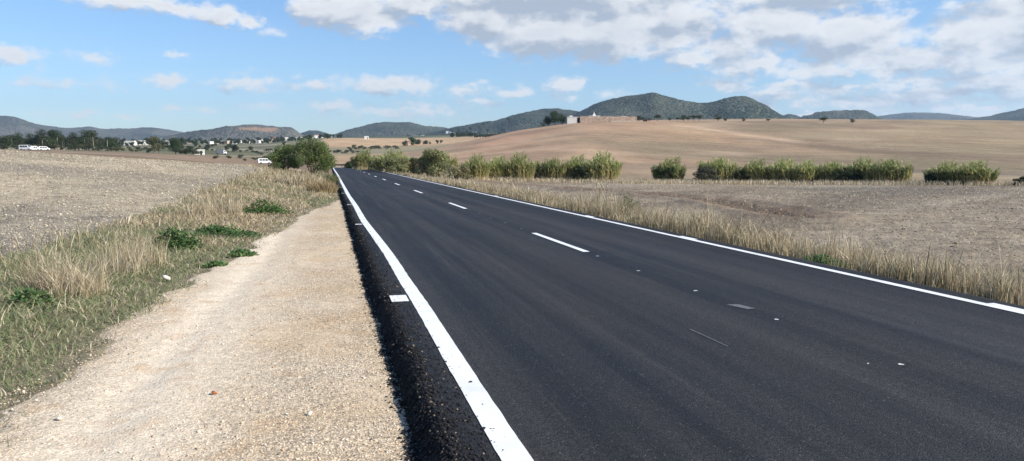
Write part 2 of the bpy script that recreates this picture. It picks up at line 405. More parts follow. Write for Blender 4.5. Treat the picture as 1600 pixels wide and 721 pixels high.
# ------------------------------------------------------------------ ground sheet
def build_ground():
    azs = np.concatenate([np.arange(-180 + YAW, YAW - 42, 3.0), np.arange(YAW - 42, YAW + 42, 0.11), np.arange(YAW + 42, YAW + 180, 3.0)])
    na = len(azs)
    rs = [0.4]
    while rs[-1] < 14000:
        rr = rs[-1]; rs.append(rr * (1.016 if 3 < rr < 450 else 1.05) + (0.15 if rr < 3 else 0))
    rs = np.array(rs); nr = len(rs)
    A, RR = np.meshgrid(np.radians(azs), rs)
    X = RR * np.sin(A); Y = RR * np.cos(A)
    Z = height(X, Y)
    # the land falls away under the far edge so nothing floats
    lb = gravel_edge(Y)
    Z = np.where((X > lb + 0.15) & (X < 0.7) & (Y < GBy[-1] + 1) & (Y > -20), -0.22, Z)
    col = np.zeros(X.shape + (3,)); mask = np.zeros(X.shape)
    def mixin(c, w):
        nonlocal col
        w = np.clip(w, 0, 1)[..., None]; col = col * (1 - w) + np.array(c) * w
    az = np.degrees(A)
    pxz = 800 + 1185 * np.tan(np.radians(np.clip(az - YAW, -60, 60)))
    N1 = fbm(X * 0.5, Y * 0.5, 4, 41); N2 = fbm(X / 14, Y / 14, 4, 51); N3 = fbm(X / 80, Y / 80, 4, 61)
    left = X < 3
    # base left field: pale clods, greyer towards the road
    mixin((0.40, 0.34, 0.245), np.ones(X.shape))
    mixin((0.235, 0.212, 0.175), left * sstep(-0.15, 0.25, N2 + 0.3 * sstep(200, 420, pxz) + .32 * (1 - sstep(22, 45, RR)) - .08))
    mask = np.where(left & (RR < 90), 1.0, mask)
    # right field: grey brown with reddish parts
    mixin((0.262, 0.214, 0.155), ~left)
    mixin((0.165, 0.145, 0.118), (~left) * sstep(-0.1, 0.3, N2))
    mask = np.where((~left) & (RR < 95), 0.8, mask)
    rowd = fbm((X * .8 + Y * .6) / 22, (Y * .8 - X * .6) / 3.2, 4, 77)
    mixin((0.145, 0.12, 0.095), (~left) * (RR < 98) * sstep(.02, .18, rowd) * .65)
    mixin((0.36, 0.31, 0.24), (~left) * (RR < 98) * sstep(.04, .2, -rowd) * .45)
    rowl = fbm(X / 16, Y / 2.6, 4, 79)
    mixin((0.19, 0.17, 0.14), left * (RR < 92) * sstep(.03, .2, rowl) * .5)
    # reddish ditch crossing the right field
    dx = np.array([on_plane(*p, -0.6) for p in [(735, 281), (870, 291), (1000, 305), (1120, 322), (1210, 343), (1250, 352)]])
    dmin = np.full(X.shape, 1e9)
    for (x0, y0), (x1, y1) in zip(dx[:-1], dx[1:]):
        L2 = (x1 - x0) ** 2 + (y1 - y0) ** 2
        t = np.clip(((X - x0) * (x1 - x0) + (Y - y0) * (y1 - y0)) / L2, 0, 1)
        dmin = np.minimum(dmin, np.hypot(X - x0 - t * (x1 - x0), Y - y0 - t * (y1 - y0)))
    dd = 1 - sstep(0.3, 1.5 + RR * 0.02, dmin + 1.5 * N1)
    mixin((0.21, 0.125, 0.075), dd * 0.55)
    Z = Z - 0.20 * (1 - sstep(0.2, 0.9, dmin + 0.5 * N1)) + 0.12 * np.exp(-((dmin - 1.6) / 0.5) ** 2)
    # verges
    vl = sstep(0.0, 0.3, lb - X + 0.3 * N1) * (1 - sstep(-7.0, -5.0, -X * -1 * -1 if False else -(X + 11.6))) * (Y < 130)
    vl = (sstep(-5.8, -4.9, X + 1.2 * N1)) * (X < lb + 0.2) * (Y < 110) * (Y > -30)
    mixin((0.22, 0.19, 0.12), vl * 0.95)
    mask = mask * (1 - vl)
    vr = sstep(7.2, 7.3, X) * (1 - sstep(9.6, 11.0, X + 1.0 * N1)) * (Y < 150)
    mixin((0.30, 0.25, 0.16), vr * 0.9); mask = mask * (1 - vr)
    # beyond the left crest: brown ploughed field, then pale land
    bl = left * sstep(95, 115, RR)
    mixin((0.235, 0.17, 0.115), bl)
    mixin((0.19, 0.135, 0.09), bl * sstep(120, 160, RR) * (1 - sstep(230, 300, RR)) * 0.8)
    far = left * sstep(320, 420, RR)
    mixin((0.15, 0.14, 0.085), far)
    mixin((0.30, 0.26, 0.18), far * sstep(0.0, 0.12, N3))
    mixin((0.10, 0.11, 0.06), far * sstep(0.05, 0.25, -N3))
    mixin((0.40, 0.34, 0.25), (1 - sstep(6, 14, np.abs(RR - 255))) * left * (pxz < 380) * 0.5)
    # hill on the right
    h = (~left) * sstep(100, 118, RR)
    mixin((0.345, 0.232, 0.148), h)
    grey = sstep(1000, 1500, pxz + 300 * N3) * 0.75 + 0.5 * (1 - sstep(130, 230, RR))
    mixin((0.275, 0.22, 0.135), h * grey)
    mixin((0.46, 0.285, 0.18), h * (1 - sstep(0, 1, np.hypot((pxz - 770) / 150, (RR - 330) / 110))) * 0.9)
    mixin((0.43, 0.30, 0.18), h * (1 - sstep(0, 1, np.hypot((pxz - 1090) / 130, (RR - 330) / 70))) * 0.9)
    mixin((0.15, 0.115, 0.085), h * (1 - sstep(0, 1, np.hypot((pxz - 1330 - (225 - RR) * 1.0) / 260, (RR - 205 + (pxz - 1330) * 0.05) / 26))) * 0.75)
    mixin((0.20, 0.16, 0.115), h * (1 - sstep(115, 165, RR + 30 * N3)) * 0.5)
    mixin((0.21, 0.17, 0.11), h * sstep(0.0, 0.22, N3) * 0.75)
    mixin((0.42, 0.31, 0.21), h * sstep(0.02, 0.25, fbm(X / 45 + Y / 90, Y / 30 - X / 60, 4, 65)) * 0.5)
    mixin((0.23, 0.165, 0.115), h * sstep(0.02, 0.25, fbm(X / 30 + Y / 90, Y / 18 - X / 50, 4, 67)) * 0.6)
    def band(ps, rs_, wd, c, wt, p0, p1):
        rb = np.interp(pxz, ps, rs_); e_ = sstep(p0, p0 + 60, pxz) * (1 - sstep(p1 - 60, p1, pxz))
        mixin(c, h * e_ * np.exp(-((RR - rb + 14 * N3) / wd) ** 2) * wt)
    band([1150, 1250, 1340, 1450, 1640], [330, 288, 263, 248, 236], 11, (.16, .115, .08), .75, 1140, 1640)
    band([1020, 1060, 1160, 1260], [375, 365, 325, 296], 9, (.50, .36, .24), .85, 1020, 1280)
    band([1360, 1640], [198, 186], 13, (.14, .11, .085), .7, 1340, 1700)
    band([900, 1300], [165, 190], 16, (.19, .145, .10), .7, 860, 1340)
    band([1200, 1640], [330, 345], 20, (.30, .235, .15), .7, 1200, 1700)
    for q_ in (0, 1, 2, 3, 4):
        pq = 1300 + q_ * 13; rr_ = np.interp(RR, [262, 330], [pq + 60, pq]); mixin((.42, .33, .22), h * (RR > 268) * (RR < 322) * np.exp(-((pxz - rr_) / 2.2) ** 2) * .38 * sstep(-.1, .15, N1))
    # mid valley between the left side and the hill
    v = (pxz > 505) * (pxz < 760) * sstep(430, 480, RR)
    mixin((0.24, 0.21, 0.13), v)
    mixin((0.43, 0.30, 0.18), v * sstep(690, 730, RR) * (1 - sstep(1000, 1100, RR)))
    mixin((0.09, 0.10, 0.055), v * sstep(1100, 1300, RR))
    m2 = (pxz > 505) * (pxz < 700) * sstep(150, 170, RR) * (1 - sstep(430, 480, RR)) * (1 - (pxz > 640) * 0.6)
    mixin((0.38, 0.27, 0.165), m2 * 0.8)
    V = np.stack([X, Y, Z], -1).reshape(-1, 3)
    i, j = np.meshgrid(np.arange(nr - 1), np.arange(na), indexing='ij')
    j2 = (j + 1) % na
    Q = np.stack([i * na + j, (i + 1) * na + j, (i + 1) * na + j2, i * na + j2], -1).reshape(-1, 4)[:, ::-1]
    # closing fan at the camera's feet
    c0 = len(V); V = np.vstack([V, [[0, 0, float(Z[0].mean())]]])
    colf = np.vstack([col.reshape(-1, 3), col[0, 0][None]]); mf = np.r_[mask.ravel(), 0]
    me = tri_mesh('ground', V, Q, colf, True, M_ground, mf)
    o = link('ground', me); tag(o, kind='structure')
build_ground()

# ------------------------------------------------------------------ road, shoulder, markings
def build_road():
    ys = [-6.0]
    while ys[-1] < 158: ys.append(ys[-1] + max(0.03, 0.004 * max(ys[-1], 0) ** 1.15))
    ys = np.array(ys); n = len(ys)
    near = 1 - sstep(25, 70, ys)
    e = 0.64 + 0.05 * fbm(ys * 0.8, ys * 0, 3, 5) + 0.05 * fbm(ys * 6, ys * 0, 3, 6)
    prof = [(-0.30, -0.28), (-0.185, -0.20), (-0.155, -0.155), (-0.125, -0.118), (-0.085, -0.075), (-0.05, -0.038), (0.0, -0.010), (0.05, -0.002), (0.12, 0), (0.2, 0)]
    xs_main = np.r_[1.0, 1.6, 2.4, 3.3, 4.3, 5.3, 6.3, 7.0, 7.3]
    P = []
    for k, (dx, z) in enumerate(prof):
        amp = 0.016 if 1 <= k <= 6 else (0.006 if k == 7 else 0)
        P.append(np.stack([e + dx + amp * 2.2 * fbm(ys * 22, ys * 0 + k * 7, 2, 70 + k), ys, z + amp * 1.6 * fbm(ys * 25, ys * 0 + k * 3, 2, 90 + k)], -1))
    for x in xs_main: P.append(np.stack([np.full(n, x), ys, np.zeros(n)], -1))
    er = 7.42 + 0.04 * fbm(ys * 1.2, ys * 0, 3, 15)
    P.append(np.stack([er, ys, np.full(n, -0.005)], -1)); P.append(np.stack([er + 0.1, ys, np.full(n, -0.35)], -1))
    P = np.array(P); K = len(P)
    V = P.reshape(-1, 3)
    i, j = np.meshgrid(np.arange(K - 1), np.arange(n - 1), indexing='ij')
    Q = np.stack([i * n + j, (i + 1) * n + j, (i + 1) * n + j + 1, i * n + j + 1], -1).reshape(-1, 4)
    me = tri_mesh('road', V, Q, None, False, M_asph); me.materials.append(M_raw_shade)
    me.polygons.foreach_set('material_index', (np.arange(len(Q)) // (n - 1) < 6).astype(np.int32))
    tag(link('road', me), kind='structure')
    globals()['EDGE'] = (ys, e, prof)
    # older pale carriageway beyond the new surface, bending to the right
    mb = MB()
    mb.add([(0.2, 158, -0.004), (7.6, 158, -0.004), (9.5, 172, 0.03), (0.5, 172, 0.03), (1.0, 186, -0.1), (14, 186, -0.1)], [(0, 1, 2, 3), (3, 2, 5, 4)])
    tag(link('old_road', mb.mesh('old_road', M_old)), kind='structure')
    # gravel shoulder
    ys = [-6.0]
    while ys[-1] < GBy[-1] + 1.5: ys.append(ys[-1] + 0.05)
    ys = np.array(ys); n = len(ys); us = np.linspace(0, 1, 90)
    U, Yg = np.meshgrid(us, ys, indexing='ij')
    lb = gravel_edge(Yg) + 0.5 * fbm(Yg * 0.7, Yg * 0, 4, 25) - 0.18
    Xg = lb + (0.62 - lb) * U
    Zg = -0.150 + 0.02 * fbm(Xg * 1.5, Yg * 1.0, 3, 27) + 0.012 * fbm(Xg * 7, Yg * 7, 3, 29)
    Zg = Zg - 0.055 * (1 - sstep(0.0, 0.30, Xg - lb + 0.25 * fbm(Xg * 4, Yg * 4, 3, 33)))
    # ruts left by parked wheels
    Zg = Zg - 0.02 * np.exp(-((Xg + 1.3 + 0.2 * np.sin(Yg * 0.3)) / 0.2) ** 2)
    V = np.stack([Xg, Yg, Zg], -1).reshape(-1, 3); K = len(us)
    i, j = np.meshgrid(np.arange(K - 1), np.arange(n - 1), indexing='ij')
    Q = np.stack([i * n + j, (i + 1) * n + j, (i + 1) * n + j + 1, i * n + j + 1], -1).reshape(-1, 4)
    tag(link('gravel_shoulder', tri_mesh('gravel_shoulder', V, Q, None, True, M_gravel)), kind='structure')
build_road()

LINE_PX = [(520.8, 263.2), (527.7, 273.6), (534, 286), (544.4, 305.5), (555.5, 322), (568, 345), (586, 368.5), (611, 402.5), (631, 437), (648.5, 461.5), (675, 503), (716.5, 575), (758, 638.6), (806.5, 720)]
lp = sorted([on_plane(x, y) for x, y in LINE_PX], key=lambda p: p[1])
LX = np.array([p[0] for p in lp]); LY = np.array([p[1] for p in lp])
print('left line', [(round(float(a), 2), round(float(b), 1)) for a, b in zip(LX, LY)])
def left_line_x(y): return np.interp(y, np.r_[-6, LY, 160], np.r_[0.97, LX, LX[-1]])
def strip(name, xf, w, y0, y1, z=0.005, wear=0.005):
    ys = [y0]
    while ys[-1] < y1: ys.append(min(y1, ys[-1] + max(0.06, 0.01 * abs(ys[-1]))))
    ys = np.array(ys); n = len(ys); c = xf(ys)
    a = c - w / 2 + wear * 2 * fbm(ys * 5, ys * 0, 3, 81); b = c + w / 2 + wear * 2 * fbm(ys * 5, ys * 0, 3, 82)
    V = np.vstack([np.stack([a, ys, np.full(n, z)], -1), np.stack([b, ys, np.full(n, z)], -1)])
    j = np.arange(n - 1); Q = np.stack([j, n + j, n + j + 1, j + 1], -1)
    tag(link(name, tri_mesh(name, V, Q, None, False, M_paint)), kind='structure')
ysm = np.linspace(-6, 158, 1200); xm = left_line_x(ysm)
def smooth_line(y):
    k = np.hanning(31); k /= k.sum(); xs = np.convolve(np.pad(xm, 15, mode='edge'), k, mode='valid')
    return np.interp(y, ysm, xs)
strip('left_edge_line', smooth_line, 0.165, -6, 157.5)
strip('right_edge_line', lambda y: 7.04 + 0 * y, 0.13, -6, 157.5)
mb = MB()
def quad(mb, x0, x1, y0, y1, z=0.005, sk=0.0):
    mb.add([(x0, y0, z), (x1, y0 + sk, z), (x1, y1 + sk, z), (x0, y1, z)], [(0, 1, 2, 3)])
for k in range(0, 12): quad(mb, 4.27, 4.39, 12.4 + 12 * k, 15.9 + 12 * k)
tag(link('centre_line', mb.mesh('centre_line', M_paint)), kind='structure')
M_tick = plain('worn_paint', (.50, .51, .51), .8, .5, 40)
mb = MB()
for k in range(-1, 45):
    y = 4.9 + 1.72 * k
    if any(12.2 + 12 * j < y < 16.1 + 12 * j for j in range(-1, 12)): continue
    x = 4.33 + random.uniform(-.02, .02)
    w_ = random.uniform(.022, .04); mb.add([(x - w_, y, .005), (x + w_ * .4, y - .008, .005), (x + w_, y + .02, .005), (x + w_ * .5, y + .045, .005), (x - w_ * .8, y + .035, .005)], [(0, 1, 2, 3, 4)])
mbq = MB()
for k, (px, py) in enumerate([(622, 467), (559.6, 351), (541.6, 320.3), (532, 302.4), (530, 293), (529, 286)]):
    x, y = on_plane(px, py)
    xl = float(smooth_line(np.array([y]))[0])
    quad(mbq, xl - 0.30 + (0 if k == 0 else 0.03), xl - 0.105, y - (.20 if k == 0 else .08), y + (.20 if k == 0 else .10))
for px, py in [(897, 339), (1057, 372.5), (1590, 484), (760, 307)]:
    x, y = on_plane(px, py); quad(mbq, 7.11, 7.2, y - 0.35, y + 0.35)
tag(link('edge_marks', mbq.mesh('edge_marks', M_paint)), kind='structure')
# loose scraps of paint and a scuffed patch on the new surface
for px, py, w, l in [(1356, 570, .03, .012)]:
    x, y = on_plane(px, py); quad(mb, x, x + w, y, y + l, 0.005, 0.02)
tag(link('setting_out_marks', mb.mesh('setting_out_marks', M_tick)), kind='structure')
M_scuff = plain('scuffed_tar', (0.12, 0.125, 0.13), 0.8, 0.4, 30)
mb = MB()
for px, py, w, l in [(1158, 480, .10, .28), (1106, 528, .012, .7), (735, 630, .0, .0)]:
    if w > 0:
        x, y = on_plane(px, py); mb.add([(x - w, y + l / 2, .0045), (x, y - l / 2, .0045), (x + w, y - l / 2 + .02, .0045), (x + w * .4, y + l / 2, .0045)], [(0, 1, 2, 3)])
tag(link('road_scuff', mb.mesh('road_scuff', M_scuff)), kind='structure')

# ------------------------------------------------------------------ stones
OCT_V = np.array([(1,0,0),(-1,0,0),(0,1,0),(0,-1,0),(0,0,1),(0,0,-1)], float)
OCT_T = np.array([(0,2,4),(2,1,4),(1,3,4),(3,0,4),(2,0,5),(1,2,5),(3,1,5),(0,3,5)])
ph = (1 + 5 ** .5) / 2
ICO_V = np.array([(-1,ph,0),(1,ph,0),(-1,-ph,0),(1,-ph,0),(0,-1,ph),(0,1,ph),(0,-1,-ph),(0,1,-ph),(ph,0,-1),(ph,0,1),(-ph,0,-1),(-ph,0,1)], float) / 1.9
ICO_T = np.array([(0,11,5),(0,5,1),(0,1,7),(0,7,10),(0,10,11),(1,5,9),(5,11,4),(11,10,2),(10,7,6),(7,1,8),(3,9,4),(3,4,2),(3,2,6),(3,6,8),(3,8,9),(4,9,5),(2,4,11),(6,2,10),(8,6,7),(9,8,1)])
def stones(name, P, S, C, ico=False, flat=0.6, stretch=1.0):
    BV, BT = (ICO_V, ICO_T) if ico else (OCT_V, OCT_T)
    n = len(P); k = len(BV)
    sc = S[:, None, None] * (np.ones((n, k, 1)) * rng.uniform(.7, 1.3, (n, 1, 3))) * rng.uniform(.72, 1.25, (n, k, 1))
    V = BV[None] * sc; V[..., 2] *= flat; V[..., 0] *= stretch
    a = rng.uniform(0, 2 * np.pi, n); c, s = np.cos(a)[:, None], np.sin(a)[:, None]
    x = V[..., 0] * c - V[..., 1] * s; y = V[..., 0] * s + V[..., 1] * c
    tl = rng.uniform(-.5, .5, n)[:, None]
    V = np.stack([x, y, V[..., 2] + x * tl], -1) + P[:, None, :]
    T = (BT[None] + (np.arange(n) * k)[:, None, None]).reshape(-1, 3)
    return tri_mesh(name, V.reshape(-1, 3), T, np.repeat(C, k, 0), False, M_stone)
def scatter(n, r0, r1, px0, px1, p=1.5):
    # more of them close by, thinning with distance
    u = rng.random(n); e = 2 - p
    r = (r0 ** e + u * (r1 ** e - r0 ** e)) ** (1 / e)
    a0, a1 = az_el(px0, 250)[0], az_el(px1, 250)[0]
    a = np.radians(rng.uniform(a0, a1, n))
    return r * np.sin(a), r * np.cos(a), r
GC = np.array([(0.64, 0.54, 0.42), (0.56, 0.43, 0.30), (0.72, 0.66, 0.55), (0.36, 0.29, 0.22), (0.55, 0.36, 0.20), (0.22, 0.19, 0.17)])
x, y, r = scatter(150000, 3.2, 26, -80, 720, 1.6)
nd = fbm(x * 1.3, y * .5, 4, 203); tr_ = np.exp(-((x + 1.35) / .55) ** 2)
ok = (x > gravel_edge(y) - .12) & (x < 0.5) & (rng.random(len(x)) < np.clip(.85 - .5 * tr_ - 2.0 * nd, .18, 1))
x, y, r = x[ok], y[ok], r[ok]
S = np.exp(rng.normal(-5.5, 0.45, len(x))); S = np.clip(S, .002, .015)
c = GC[rng.choice(6, len(x), p=[.34, .27, .08, .17, .07, .07])] * rng.uniform(.8, 1.15, (len(x), 1))
z = -0.150 + 0.02 * fbm(x * 1.5, y * 1.0, 3, 27) + 0.012 * fbm(x * 7, y * 7, 3, 29) + S * 0.2 - 0.02 * np.exp(-((x + 1.3 + 0.2 * np.sin(y * 0.3)) / 0.2) ** 2)
tag(link('loose_gravel', stones('loose_gravel', np.stack([x, y, z], -1), S, c)), 'loose pale gravel and grit lying on the roadside shoulder', 'gravel', kind='stuff')
# asphalt crumbs on the raw edge of the new surface
n = 80000
y = 2.4 + 45 * rng.random(n) ** 2.4
x = 0.42 + .24 * rng.random(n) + rng.normal(0, .02, n); kk = rng.random(n) < .12; x[kk] = .70 + rng.normal(0, .1, kk.sum()); kk = rng.random(n) < .04; x[kk] = .45 + rng.normal(0, .07, kk.sum())
edge = np.interp(y, EDGE[0], EDGE[1]); x = x - .64 + edge + .02
pr = EDGE[2]; zt = np.maximum(np.interp(x - edge, [p[0] for p in pr], [p[1] for p in pr]), -.150)
S = np.clip(np.exp(rng.normal(-5.1, .45, n)), .003, .02)
g = rng.uniform(.004, .022, (n, 1)); c = np.hstack([g, g, g * 1.08]); 
pale = rng.random(n) < .05; c[pale] = np.array([.22, .17, .12]) * rng.uniform(.5, 1.1, (pale.sum(), 1))
tag(link('asphalt_crumbs', stones('asphalt_crumbs', np.stack([x, y, zt + S * .2], -1), S, c)), 'black crumbs of asphalt along the raw edge of the new road', 'asphalt crumbs', kind='stuff')
# clods and stones in the left field
x, y, r = scatter(60000, 9, 85, -120, 440, 1.3)
ok = (x < -5.0 + rng.normal(0, .35, len(x)))
x, y, r = x[ok], y[ok], r[ok]
S = np.clip(np.exp(rng.normal(-4.35, .5, len(x))), .005, .05) * (0.8 + r / 70)
c = np.array([(.46, .39, .29), (.34, .30, .24), (.64, .59, .49), (.22, .19, .15)])[rng.choice(4, len(x), p=[.42, .33, .07, .18])] * rng.uniform(.8, 1.15, (len(x), 1))
tag(link('field_clods', stones('field_clods', np.stack([x, y, height(x, y) + S * .1], -1), S, c, False, .55)), 'pale clods and stones strewn over the worked left field', 'clods', kind='stuff')
x, y, r = scatter(70000, 9, 95, 560, 1750, 1.25)
ok = (x > 10.2 + rng.normal(0, .4, len(x)))
x, y, r = x[ok], y[ok], r[ok]
S = np.clip(np.exp(rng.normal(-4.4, .45, len(x))), .005, .04) * (0.8 + r / 70)
c = np.array([(.27, .22, .16), (.19, .16, .12), (.48, .42, .31), (.12, .10, .08)])[rng.choice(4, len(x), p=[.40, .33, .09, .18])] * rng.uniform(.8, 1.15, (len(x), 1))
tag(link('field_clods', stones('field_clods', np.stack([x, y, height(x, y) + S * .1], -1), S, c, False, .45)), 'grey brown clods strewn over the ploughed right field', 'clods', kind='stuff')

def single_stone(px, py, z, s, colr, label, cat='stone', name='stone'):
    x, y = on_plane(px, py, z)
    st = stones(name, np.array([[0, 0, s * .25]]), np.array([s]), np.array([colr]), True)
    o = link(name, st); o.location = (x, y, z); tag(o, label, cat); return o
single_stone(259, 436, -.13, .055, (.55, .51, .44), 'pale round stone lying at the grassy edge of the gravel')
single_stone(335, 615, -.145, .02, (.30, .10, .04), 'small orange brick chip lying on the gravel shoulder', 'brick chip', 'brick_chip')
single_stone(484, 648, -.14, .024, (.62, .57, .46), 'pale stone lying loose in the middle of the gravel shoulder')
single_stone(92, 655, -.14, .026, (.58, .52, .42), 'pale stone on gravel at the lower left by the grass')

# ------------------------------------------------------------------ grass
def blade_mesh(name, P, h, w, lean, C, mat, tip=None):
    n = len(P)
    a = rng.uniform(0, 2 * np.pi, n); ld = np.stack([np.cos(a), np.sin(a), np.zeros(n)], -1)
    b = a + rng.uniform(-1.5, 1.5, n) + np.pi / 2; sd = np.stack([np.cos(b), np.sin(b), np.zeros(n)], -1)
    V = np.zeros((n, 7, 3)); i = 0
    for t, ww in ((0, 1.0), (.4, .85), (.75, .55)):
        c = P + ld * (lean * h * t ** 1.8)[:, None] + np.array([0, 0, 1.0]) * (h * t * (1 - .35 * np.minimum(lean, 1.5) * t))[:, None]
        V[:, i] = c - sd * (w * ww / 2)[:, None]; V[:, i + 1] = c + sd * (w * ww / 2)[:, None]; i += 2
    V[:, 6] = P + ld * (lean * h)[:, None] + np.array([0, 0, 1.0]) * (h * (1 - .35 * np.minimum(lean, 1.5)))[:, None]
    T0 = np.array([(0,1,3),(0,3,2),(2,3,5),(2,5,4),(4,5,6)])
    T = (T0[None] + (np.arange(n) * 7)[:, None, None]).reshape(-1, 3)
    return tri_mesh(name, V.reshape(-1, 3), T, np.repeat(C, 7, 0), True, mat)
def pick(cols, p, n, v=.18):
    return np.array(cols)[rng.choice(len(cols), n, p=p)] * rng.uniform(1 - v, 1 + v, (n, 1))
GREEN = [(.13, .17, .07), (.18, .21, .10), (.23, .22, .13), (.36, .31, .20), (.52, .46, .34)]
DRY = [(.50, .41, .26), (.60, .51, .35), (.38, .30, .18), (.23, .175, .11), (.72, .64, .49)]
# low green grass, left verge
x, y, r = scatter(190000, 3.6, 75, -150, 530, 1.35)
lb = gravel_edge(y); d = lb - x
nn = fbm(x * 1.2, y * 1.2, 3, 101); ne = fbm(x * 3.1, y * 3.1, 3, 103)
dens = np.maximum(sstep(-.15, .35, d + .5 * nn + .5 * ne), .10 * sstep(-.55, -.1, d) * (ne > .08)) * (x > -5.5 + nn) * (1 - .25 * sstep(1.9, 3.0, d + nn))
ok = rng.random(len(x)) < dens
x, y, r, d, nn = x[ok], y[ok], r[ok], d[ok], nn[ok]; n = len(x)
h = rng.uniform(.05, .15, n) * (0.6 + .7 * sstep(0.2, 1.2, d)) * (1 + .8 * nn) + .02
gmix = sstep(-.25, .1, fbm(x * .6, y * .6, 3, 111) - 0.28 * sstep(11, 22, r) + 0.16 + .10 * sstep(1.5, 0.2, d))
cg = pick(GREEN, [.36, .27, .16, .14, .07], n); cd = pick(DRY, [.22, .12, .26, .34, .06], n)
sel = rng.random(n) < gmix; c = np.where(sel[:, None], cg, cd)
w = np.clip(.0045 + r * .00045, .004, .02) * rng.uniform(.6, 1.4, n)
tag(link('verge_grass', blade_mesh('verge_grass', np.stack([x, y, height(x, y) - .01], -1), h, w, rng.uniform(.3, 1.6, n), c, M_dry)), 'low green and straw grass covering the left verge', 'grass', kind='stuff')
# tall dry grass, left verge back part and far part
x, y, r = scatter(90000, 8, 100, -150, 528, 1.2)
lb = gravel_edge(y); d = lb - x; nn = fbm(x * .8, y * .8, 3, 121)
back = sstep(1.5, 2.6, d + 1.6 * nn) * (1 - sstep(22, 30, y)) * .22 + sstep(.15, .7, d + .5 * nn) * sstep(20, 34, y) * (.35 + .65 * sstep(30, 55, y))
dens = back * sstep(-6.2, -5.0, x + 1.6 * nn) * sstep(-.22, .12, nn + .06)
ok = (rng.random(len(x)) < dens)
x, y, r, nn, d = x[ok], y[ok], r[ok], nn[ok], d[ok]; n = len(x)
h = rng.uniform(.12, .40, n) * (.65 + 2.0 * nn + .6 * sstep(45, 70, r)) * (0.55 + .45 * sstep(.3, 1.4, d))
c = pick(DRY + [(.16, .16, .07)], [.24, .12, .22, .22, .05, .15], n, .28)
w = np.clip(.0045 + r * .00045, .004, .035) * rng.uniform(.6, 1.4, n)
tag(link('dry_grass', blade_mesh('dry_grass', np.stack([x, y, height(x, y) - .01], -1), np.clip(h, .1, 1), w, rng.uniform(.05, .7, n), c, M_dry)), 'tall dry straw grass along the back of the left verge', 'dry grass', kind='stuff')
# dry grass strip, right verge
n = 150000; y = 1.5 * (120 / 1.5) ** (rng.random(n) ** .85); x = 7.4 + 3.4 * rng.random(n); r = np.hypot(x, y)
nn = fbm(x * .7, y * .7, 3, 131); d = x - 7.42
np_ = fbm(x * 1.9, y * 1.9, 3, 139)
dens = sstep(.08, .30, d + .25 * nn) * (1 - sstep(1.2, 2.9, d + 1.6 * nn + 1.2 * np_)) * (y < 140) * (.35 + .65 * sstep(-.12, .08, np_))
ok = (rng.random(len(x)) < dens) & (y > 0)
x, y, r, nn, d, np_ = x[ok], y[ok], r[ok], nn[ok], d[ok], np_[ok]; n = len(x)
h = rng.uniform(.12, .55, n) * (.85 + 2.0 * nn + 1.5 * np_) * (.55 + .45 * sstep(.1, .6, d)) * (1 - .3 * sstep(40, 90, r)) + .04
tall = rng.random(n) < .05; h[tall] *= 1.7
c = pick(DRY + [(.18, .18, .09)], [.26, .16, .24, .20, .06, .08], n, .25)
low = rng.random(n) < .25 * (1 - sstep(.1, .5, d)); c[low] = np.array((.09, .11, .05)) * rng.uniform(.7, 1.3, (low.sum(), 1))
w = np.clip(.0045 + r * .0004, .004, .03) * rng.uniform(.6, 1.5, n)
print('right grass', n)
tag(link('dry_grass', blade_mesh('dry_grass', np.stack([x, y, height(x, y) - .02], -1), h, w, rng.uniform(.1, 1.4, n) * (.30 + .70 * sstep(.3, .9, d)), c, M_dry)), 'pale dry grass strip along the right edge of the road', 'dry grass', kind='stuff')
# stubble in both fields
for (p0, p1, sgn, lab) in ((-120, 440, -1, 'sparse straw stubble on the left field'), (600, 1750, 1, 'sparse straw stubble on the right field')):
    x, y, r = scatter(26000, 9, 90, p0, p1, 1.2)
    ok = (x < -6) if sgn < 0 else (x > 10.5); x, y, r = x[ok], y[ok], r[ok]; n = len(x)
    tag(link('stubble', blade_mesh('stubble', np.stack([x, y, height(x, y)], -1), rng.uniform(.04, .14, n), np.clip(.004 + r * .0004, .006, .03), rng.uniform(.5, 3, n), pick(DRY, [.25, .3, .15, .15, .15], n), M_dry)), lab, 'stubble', kind='stuff')

def tuft(name, px, r, rad, hgt, n, cols, label, cat='grass tuft', wdt=.006, lean=(.05, .6)):
    gx, gy, gz = ground(px, r)
    a = rng.uniform(0, 2 * np.pi, n); q = rad * np.sqrt(rng.random(n))
    P = np.stack([q * np.cos(a), q * np.sin(a), np.zeros(n)], -1)
    P[:, 2] = height(P[:, 0] + gx, P[:, 1] + gy) - gz - .01
    h = hgt * rng.uniform(.35, 1, n) * (1 - .35 * (q / rad) ** 2)
    o = link(name, blade_mesh(name, P, h, np.full(n, wdt), rng.uniform(*lean, n), pick(cols, None, n, .2), M_dry))
    o.location = (gx, gy, gz); tag(o, label, cat); return o
P_ = None
tuft('grass_tuft', 66, 11.4, .30, .95, 520, DRY, 'tall straw coloured grass tuft at the far left of the verge', wdt=.005, lean=(.1, 1.1))
tuft('grass_tuft', 112, 11.0, .34, .80, 700, DRY, 'broad straw grass tuft beside the leftmost one, before the field', wdt=.005, lean=(.15, 1.2))
tuft('grass_tuft', 176, 12.9, .42, .78, 420, DRY, 'bleached thin grass tuft, third from the left', wdt=.005, lean=(.05, .7))
tuft('grass_tuft', 216, 13.8, .40, .82, 480, DRY, 'upright bleached grass tuft left of the leafy green plant', wdt=.005, lean=(.05, .6))
tuft('grass_tuft', 330, 25, .9, .85, 900, DRY, 'dry brown grass tuft behind the flat leafy plants', wdt=.012)
tuft('grass_tuft', 470, 52, 1.6, 1.25, 1400, DRY, 'tall dry grass thicket before the big green shrub on the left', wdt=.03)
